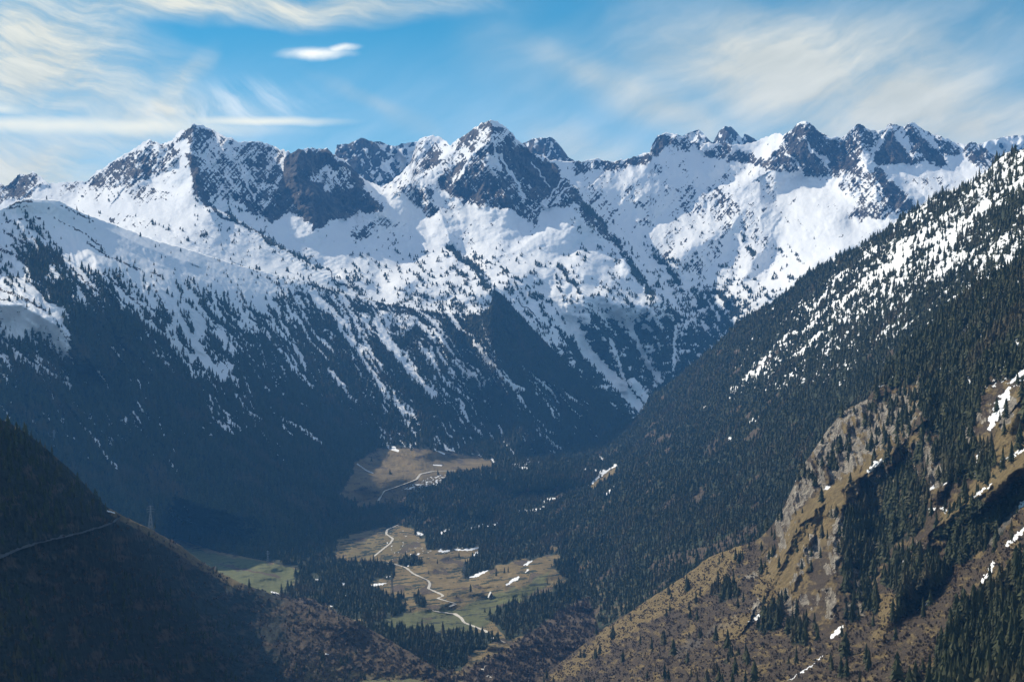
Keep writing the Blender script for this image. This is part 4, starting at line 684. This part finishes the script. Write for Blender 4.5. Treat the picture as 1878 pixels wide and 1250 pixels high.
def track(name, Sh, pts, width, mat, lift=.5):
    pts = np.array(pts, float); k = []
    for i in range(len(pts)-1):
        p0 = pts[max(i-1, 0)]; p1 = pts[i]; p2 = pts[i+1]; p3 = pts[min(i+2, len(pts)-1)]; n = max(3, int(np.hypot(*(p2-p1))/1.5))
        for t in np.arange(n)/n: k.append(.5*(2*p1+(p2-p0)*t*.7+(2*p0*.7-3*p1+p2*(3-1.4+.7)-(p3-p1)*0)*0))if False else k.append(p1*(1-t)+p2*t)
    k.append(pts[-1]); k = np.array(k)
    for _ in range(2): k[1:-1] = (k[:-2]+2*k[1:-1]+k[2:])/4
    P3 = world(k[:, 0], k[:, 1], Sh.at(k[:, 0], k[:, 1])); d = np.gradient(P3, axis=0); d[:, 2] = 0; nrm = np.stack([-d[:, 1], d[:, 0], 0*d[:, 0]], -1); nrm /= np.linalg.norm(nrm, axis=1)[:, None]+1e-9
    rows = []
    for s in (-1, -.34, .34, 1):
        q = P3+nrm*(s*width/2)*rng.uniform(.85, 1.15, (len(P3), 1)); px = CX+F*q[:, 0]/q[:, 1]
        # drop each edge point onto the ground sheet under it
        py = CY-F*q[:, 2]/q[:, 1]
        for _ in range(8): 
            D = Sh.at(px, py); q2 = world(px, py, D); py = py-np.clip((q[:, 1]-D)*.012, -1.5, 1.5)
        z = world(px, py, Sh.at(px, py))[:, 2]; q[:, 2] = np.where(np.abs(z-q[:, 2]) < 3, np.maximum(z, P3[:, 2]-.6), P3[:, 2])+lift; rows.append(q)
    G = np.stack(rows, 1); n = len(P3); ids = np.arange(n*4).reshape(n, 4); Q = np.stack([ids[:-1, :-1], ids[:-1, 1:], ids[1:, 1:], ids[1:, :-1]], -1).reshape(-1, 4)
    me = np_mesh(name, G.reshape(-1, 3), Q); me.materials.append(mat); tag(link(bpy.data.objects.new(name, me)), kind='structure')
    # clear trees are handled by the cover maps
tr = [[(736,960),(710,971),(708,979),(721,988),(716,996),(697,1011),(686,1020)], [(712,1030),(726,1035),(745,1041),(758,1052),(785,1064),(789,1071),(785,1079),(810,1090),(813,1093),(802,1097),(836,1107),(823,1112)], [(793,1119),(801,1121),(835,1126),(847,1134),(850,1141),(891,1157),(893,1160)], [(903,1169),(914,1173),(926,1178)], [(889,1221),(883,1229),(886,1234),(899,1243)], [(694,918),(704,900),(736,889),(764,879),(771,869),(795,864),(835,863)]]
for t in tr: track('path', C if t[0][1] == 918 else V, t, 6.5 if t[0][1] < 950 else 5.0, m_track, .8)
track('road', Z, [(-20,1030),(0,1022),(30,1008),(80,993),(140,980),(180,968),(208,958),(216,949),(214,943)], 5.5, m_road, 1.0)

# ------------------------------------------------------------------ hut and pylons
def plain(name, a, b, rough=.7, sc=1.5, metal=0):
    m, nt, bs = new_mat(name); n = N(nt, 'ShaderNodeTexNoise', i_Scale=sc, i_Detail=5); nt.links.new(N(nt, 'ShaderNodeTexCoord').outputs['Object'], n.inputs['Vector']); nt.links.new(mixc(nt, step_n(nt, n.outputs['Fac'], .35, .65), a, b), bs.inputs['Base Color']); bs.inputs['Roughness'].default_value = rough; bs.inputs['Metallic'].default_value = metal; return m
m_tin = plain('pale_metal_roof', (.55,.55,.53), (.72,.71,.68), .5); m_wood = plain('dark_timber', (.05,.038,.028), (.10,.075,.055), .85); m_stone = plain('rubble_stone', (.14,.13,.12), (.25,.23,.2), .95); m_steel = plain('galvanised_steel', (.17,.175,.18), (.27,.275,.28), .55, metal=.3); m_glassy = plain('insulator_ceramic', (.10,.06,.04), (.2,.12,.08), .3)
def boxv(V, T, lo, hi):
    k = len(V); V += [(x, y, z) for z in (lo[2], hi[2]) for y in (lo[1], hi[1]) for x in (lo[0], hi[0])]
    for q in [(0, 2, 3, 1), (4, 5, 7, 6), (0, 1, 5, 4), (2, 6, 7, 3), (0, 4, 6, 2), (1, 3, 7, 5)]: a, b, c, d = [k+i for i in q]; T += [(a, b, c), (a, c, d)]
d = float(V.at(900, 1095)); hut = link(bpy.data.objects.new('mountain_hut', None)); hut.location = world(900, 1095, d); hut.rotation_euler = (0, 0, math.radians(13)); hut.scale = (1.3,)*3
tag(hut, 'tiny steep roofed hut alone on the brown valley meadow, one roof side bright', 'hut')
Vv = []; Tt = []; boxv(Vv, Tt, (-3.2, -4, -1), (3.2, 4, 1.2)); mesh_obj('wall', Vv, Tt, m_stone, hut)
Vv = [(-3.0,-3.98,1.2),(3.0,-3.98,1.2),(0,-3.98,7.2),(-3.0,3.98,1.2),(3.0,3.98,1.2),(0,3.98,7.2)]; mesh_obj('gable', Vv, [(0,1,2),(3,5,4),(0,3,4),(0,4,1)], m_wood, hut)
Vv = []; Tt = []
for s in (-1, 1):
    k = len(Vv); Vv += [(s*4.0,-4.2,.3),(s*4.0,4.2,.3),(0,4.2,7.75),(0,-4.2,7.75),(s*4.2,-4.2,.3),(s*4.2,4.2,.3),(0,4.2,8.0),(0,-4.2,8.0)]
    for q in [(0,1,2,3),(4,7,6,5),(0,4,5,1),(3,2,6,7),(0,3,7,4),(1,5,6,2)]: a, b, c, e = [k+i for i in q]; Tt += [(a,b,c),(a,c,e)]
mesh_obj('roof', Vv, Tt, m_tin, hut)
Vv = []; Tt = []; boxv(Vv, Tt, (-.6,-4.12,-.6), (.6,-4.003,1.15)); mesh_obj('door', Vv, Tt, m_wood, hut)
Vv = []; Tt = []; boxv(Vv, Tt, (-.5,-4.1,3.0), (.5,-3.985,4.0)); mesh_obj('window', Vv, Tt, m_glassy, hut)
def pylon(Sh, x, y, hp, label, rz=.3, th=.28):
    d = float(Sh.at(x, y)); h = hp*d/F; r = link(bpy.data.objects.new('power_pylon', None)); r.location = world(x, y, d); r.rotation_euler = (0, 0, rz); tag(r, label, 'pylon')
    V_ = []; T_ = []; b = h*.09; t = h*.018; lv = [0, .2, .38, .54, .68, .8, .9, 1.0]
    hw = lambda f: b+(t-b)*min(1, f/.72) if f < .72 else t
    for sx in (-1, 1):
        for sy in (-1, 1):
            for f0, f1 in zip(lv[:-1], lv[1:]): cyl(V_, T_, (sx*hw(f0), sy*hw(f0), f0*h-(1 if f0 == 0 else 0)), (sx*hw(f1), sy*hw(f1), f1*h), th, th*.9, 4)
    for f0, f1 in zip(lv[:-1], lv[1:]):
        a, c = hw(f0), hw(f1)
        for q0, q1 in [((-a,-a),(c,-c)), ((a,-a),(-c,-c)), ((-a,a),(c,c)), ((a,a),(-c,c)), ((-a,-a),(-c,c)), ((a,-a),(c,c))]: cyl(V_, T_, (*q0, f0*h), (*q1, f1*h), th*.55, th*.55, 3)
    mesh_obj('lattice_mast', V_, T_, m_steel, r)
    for f, L_ in ((.74, .15), (.84, .19), (.94, .13)):
        V_ = []; T_ = []
        for s in (-1, 1):
            cyl(V_, T_, (0, t, f*h), (s*L_*h, 0, f*h), th*.7, th*.5, 4); cyl(V_, T_, (0, -t, f*h), (s*L_*h, 0, f*h), th*.7, th*.5, 4); cyl(V_, T_, (0, 0, (f+.04)*h), (s*L_*h, 0, f*h), th*.6, th*.4, 4)
        arm = mesh_obj('cross_arm', V_, T_, m_steel, r)
        for s in (-1, 1):
            V_ = []; T_ = []; cyl(V_, T_, (s*L_*h*.97, 0, f*h-.2), (s*L_*h*.97, 0, f*h-h*.05), .16, .12, 5); mesh_obj('insulator', V_, T_, m_glassy, arm)
pylon(Z, 276, 970, 44, 'tall steel lattice pylon on the left ridge above the dark hillside', .5, .22)
pylon(V, 491, 1036, 27, 'pale lattice pylon at the far corner of the bright green terraced field', .9)
pylon(V, 719, 1096, 38, 'pale lattice pylon at the right edge of the valley wood, left of the track', .6)
pylon(V, 851, 1060, 28, 'pale lattice pylon at the tip of the forest above the brown meadow', .8)
pylon(C, 99, 812, 24, 'faint distant pylon on the blue forested left mountainside', .7, .4)

# ------------------------------------------------------------------ camera
cam = bpy.data.cameras.new('camera'); co = link(bpy.data.objects.new('camera', cam)); co.rotation_euler = (math.radians(90), 0, 0)
cam.sensor_width = 36; cam.lens = F*36/1878; cam.clip_start = 1; cam.clip_end = 60000; S.camera = co
# ------------------------------------------------------------------ daylight
SUN_AZ, SUN_EL = -50.0, 35.5      # degrees left of the view direction, above the horizon
sd = (math.sin(math.radians(SUN_AZ))*math.cos(math.radians(SUN_EL)), math.cos(math.radians(SUN_AZ))*math.cos(math.radians(SUN_EL)), math.sin(math.radians(SUN_EL)))
from mathutils import Vector
sl = bpy.data.lights.new('sun', 'SUN'); sl.energy = 5.0; sl.angle = math.radians(.5); sl.color = (1, .90, .73)
so = link(bpy.data.objects.new('sun', sl)); so.rotation_euler = Vector(sd).to_track_quat('Z', 'Y').to_euler(); so.location = (0, 0, 3000)
S.view_settings.view_transform = 'Standard'; S.view_settings.look = 'None'; S.view_settings.exposure = .28; S.view_settings.gamma = 1
w = bpy.data.worlds.new('World'); S.world = w; w.use_nodes = True; nt = w.node_tree; L = nt.links.new; bg = nt.nodes['Background']
sky = N(nt, 'ShaderNodeTexSky', sky_type='NISHITA', sun_disc=False, sun_elevation=math.radians(SUN_EL), sun_rotation=math.radians(SUN_AZ), altitude=1500, air_density=1.0, dust_density=.3, ozone_density=3.0)
tc = N(nt, 'ShaderNodeTexCoord'); sep = N(nt, 'ShaderNodeSeparateXYZ'); L(tc.outputs['Generated'], sep.inputs[0])
yy = math_n(nt, 'MAXIMUM', sep.outputs[1], .05)
U = math_n(nt, 'MULTIPLY_ADD', math_n(nt, 'DIVIDE', sep.outputs[0], yy), F/1000, CX/1000); Vv_ = math_n(nt, 'SUBTRACT', CY/1000, math_n(nt, 'MULTIPLY', math_n(nt, 'DIVIDE', sep.outputs[2], yy), F/1000))
cb = N(nt, 'ShaderNodeCombineXYZ'); L(U, cb.inputs[0]); L(Vv_, cb.inputs[1])
def wnoise(vec, scale, det, rough, sx=None, rz=0, col=False):
    n = N(nt, 'ShaderNodeTexNoise', i_Scale=scale, i_Detail=det, i_Roughness=rough)
    if sx: mp = N(nt, 'ShaderNodeMapping'); mp.inputs['Rotation'].default_value = (0, 0, math.radians(rz)); L(vec, mp.inputs[0]); m2 = N(nt, 'ShaderNodeMapping'); m2.inputs['Scale'].default_value = sx; L(mp.outputs[0], m2.inputs[0]); vec = m2.outputs[0]
    L(vec, n.inputs['Vector']); return n.outputs['Color' if col else 'Fac']
def warp(vec, scale, amt):
    c = wnoise(vec, scale, 3, .5, col=True); s = N(nt, 'ShaderNodeVectorMath', operation='SUBTRACT'); L(c, s.inputs[0]); s.inputs[1].default_value = (.5, .5, .5)
    k = N(nt, 'ShaderNodeVectorMath', operation='MULTIPLY_ADD'); L(s.outputs[0], k.inputs[0]); k.inputs[1].default_value = (amt, amt*.7, 0); L(vec, k.inputs[2]); return k.outputs[0]
P0 = cb.outputs[0]; PW = warp(warp(P0, 3.0, .16), 12, .03)
def blob(vec, x, y, rx, ry, deg, s, hard=0.0):
    mp = N(nt, 'ShaderNodeMapping', vector_type='TEXTURE'); mp.inputs['Location'].default_value = (x/1000, y/1000, 0); mp.inputs['Rotation'].default_value = (0, 0, math.radians(deg)); mp.inputs['Scale'].default_value = (rx/1000, ry/1000, 1); L(vec, mp.inputs[0])
    ln = N(nt, 'ShaderNodeVectorMath', operation='LENGTH'); L(mp.outputs[0], ln.inputs[0]); r = N(nt, 'ShaderNodeMapRange', interpolation_type='SMOOTHSTEP'); L(ln.outputs['Value'], r.inputs[0])
    r.inputs[1].default_value = 1; r.inputs[2].default_value = hard; r.inputs[3].default_value = 0; r.inputs[4].default_value = s; return r.outputs[0]
def total(lst):
    t = lst[0]
    for k in lst[1:]: t = math_n(nt, 'ADD', t, k)
    return t
stA = wnoise(PW, 4.5, 7, .62, (1, 6.0, 1), -16); stB = wnoise(PW, 3.2, 7, .58, (1, 4.2, 1), 27); stC = wnoise(PW, 5, 7, .6, (1, 2.0, 1), 5)
left = total([blob(PW,60,130,400,150,8,1.15), blob(PW,40,320,300,120,8,1.2), blob(PW,300,235,260,60,-10,.6), blob(PW,450,5,620,52,1,.95), blob(PW,30,30,300,80,4,.6), blob(PW,330,160,120,40,-50,.35)])
leftm = math_n(nt, 'MULTIPLY', left, math_n(nt, 'MULTIPLY_ADD', math_n(nt, 'ADD', stC, stA), 2.0, -1.12), clamp=True)
right = total([blob(PW,1480,150,520,210,12,1.15), blob(PW,1180,190,330,55,24,.75), blob(PW,1720,130,420,260,0,.6), blob(PW,1080,270,170,70,8,.8), blob(PW,1400,60,300,110,-20,.5), blob(PW,1900,260,320,120,0,.8), blob(PW,690,200,190,26,32,.35), blob(PW,960,110,200,120,20,.25)])
rightm = math_n(nt, 'MULTIPLY', right, math_n(nt, 'MULTIPLY_ADD', math_n(nt, 'ADD', stC, stB), 1.15, -.42), clamp=True)
fe = wnoise(PW, 5, 6, .6, (1, 4.5, 1), -38); feath = math_n(nt, 'MULTIPLY', blob(P0,400,205,260,75,-8,1.3), step_n(nt, fe, .42, .72))
PL = warp(P0, 14, .022); lens = math_n(nt, 'MAXIMUM', blob(PL,580,99,92,16,-1,1.15), blob(PL,625,90,50,11,-8,.9))
lens = math_n(nt, 'MULTIPLY', lens, math_n(nt, 'MULTIPLY_ADD', wnoise(P0, 22, 6, .6, (1, 2.5, 1), 5), 1.2, .35), clamp=True)
PS = warp(P0, 6, .03); bar = math_n(nt, 'MAXIMUM', blob(PS,120,230,520,24,1,1.2), blob(PS,480,221,200,13,0,1.3)); bar = math_n(nt, 'MAXIMUM', bar, blob(PS,0,198,70,15,10,.9)); bar = math_n(nt, 'MULTIPLY', bar, math_n(nt, 'MULTIPLY_ADD', stC, .8, .45), clamp=True)
skyc = N(nt, 'ShaderNodeMix', data_type='RGBA', blend_type='MULTIPLY'); skyc.inputs[0].default_value = 1; L(sky.outputs[0], skyc.inputs[6]); skyc.inputs[7].default_value = (.17, .72, .76, 1)
k = 1/.10
veil = math_n(nt, 'MULTIPLY', step_n(nt, Vv_, .02, .34), math_n(nt, 'MULTIPLY_ADD', stB, .7, .05), clamp=True)
cl = mixc(nt, step_n(nt, stA, .35, .65), (.70*k, .68*k, .52*k), (1.0*k, .92*k, .68*k)); cr_ = mixc(nt, step_n(nt, stB, .32, .70), (.66*k, .65*k, .52*k), (.88*k, .84*k, .68*k))
c = mixc(nt, veil, skyc.outputs[2], (.85*k, .95*k, 1.0*k))
c = mixc(nt, math_n(nt, 'MULTIPLY', leftm, .88), c, cl); c = mixc(nt, math_n(nt, 'MULTIPLY', feath, .65), c, (.95*k, 1.0*k, .95*k))
c = mixc(nt, math_n(nt, 'MULTIPLY', rightm, .9), c, cr_); c = mixc(nt, math_n(nt, 'MULTIPLY', bar, .85), c, (1.15*k, 1.08*k, .82*k)); c = mixc(nt, lens, c, (1.15*k, 1.12*k, .98*k))
hi_ = math_n(nt, 'MAXIMUM', step_n(nt, sep.outputs[2], .30, .65), step_n(nt, math_n(nt, 'MULTIPLY', sep.outputs[1], -1.0), -.25, .25))  # unseen bright cloud, added overhead and behind the camera to raise ambient light
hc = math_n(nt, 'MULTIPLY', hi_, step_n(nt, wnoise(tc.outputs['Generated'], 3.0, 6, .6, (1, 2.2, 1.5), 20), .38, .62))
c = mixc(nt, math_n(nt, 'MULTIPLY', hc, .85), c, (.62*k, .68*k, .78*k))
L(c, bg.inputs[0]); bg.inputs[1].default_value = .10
# ------------------------------------------------------------------ the air
HAZE = dict(density=4.4e-5, color=(.12, .42, 1.0))
Vv = []; Tt = []; boxv(Vv, Tt, (-9200, -1700, -1502), (9200, 11800, 1440))
hm = bpy.data.materials.new('air'); hm.use_nodes = True; nt = hm.node_tree; nt.nodes.clear(); out = nt.nodes.new('ShaderNodeOutputMaterial'); pv = nt.nodes.new('ShaderNodeVolumePrincipled')
pv.inputs['Density'].default_value = HAZE['density']; pv.inputs['Color'].default_value = (*HAZE['color'], 1); pv.inputs['Anisotropy'].default_value = .1; nt.links.new(pv.outputs[0], out.inputs['Volume'])

if True:
    hz = mesh_obj('haze', Vv, Tt, hm); tag(hz, 'thin blue mountain air over the valley', 'haze', kind='stuff')
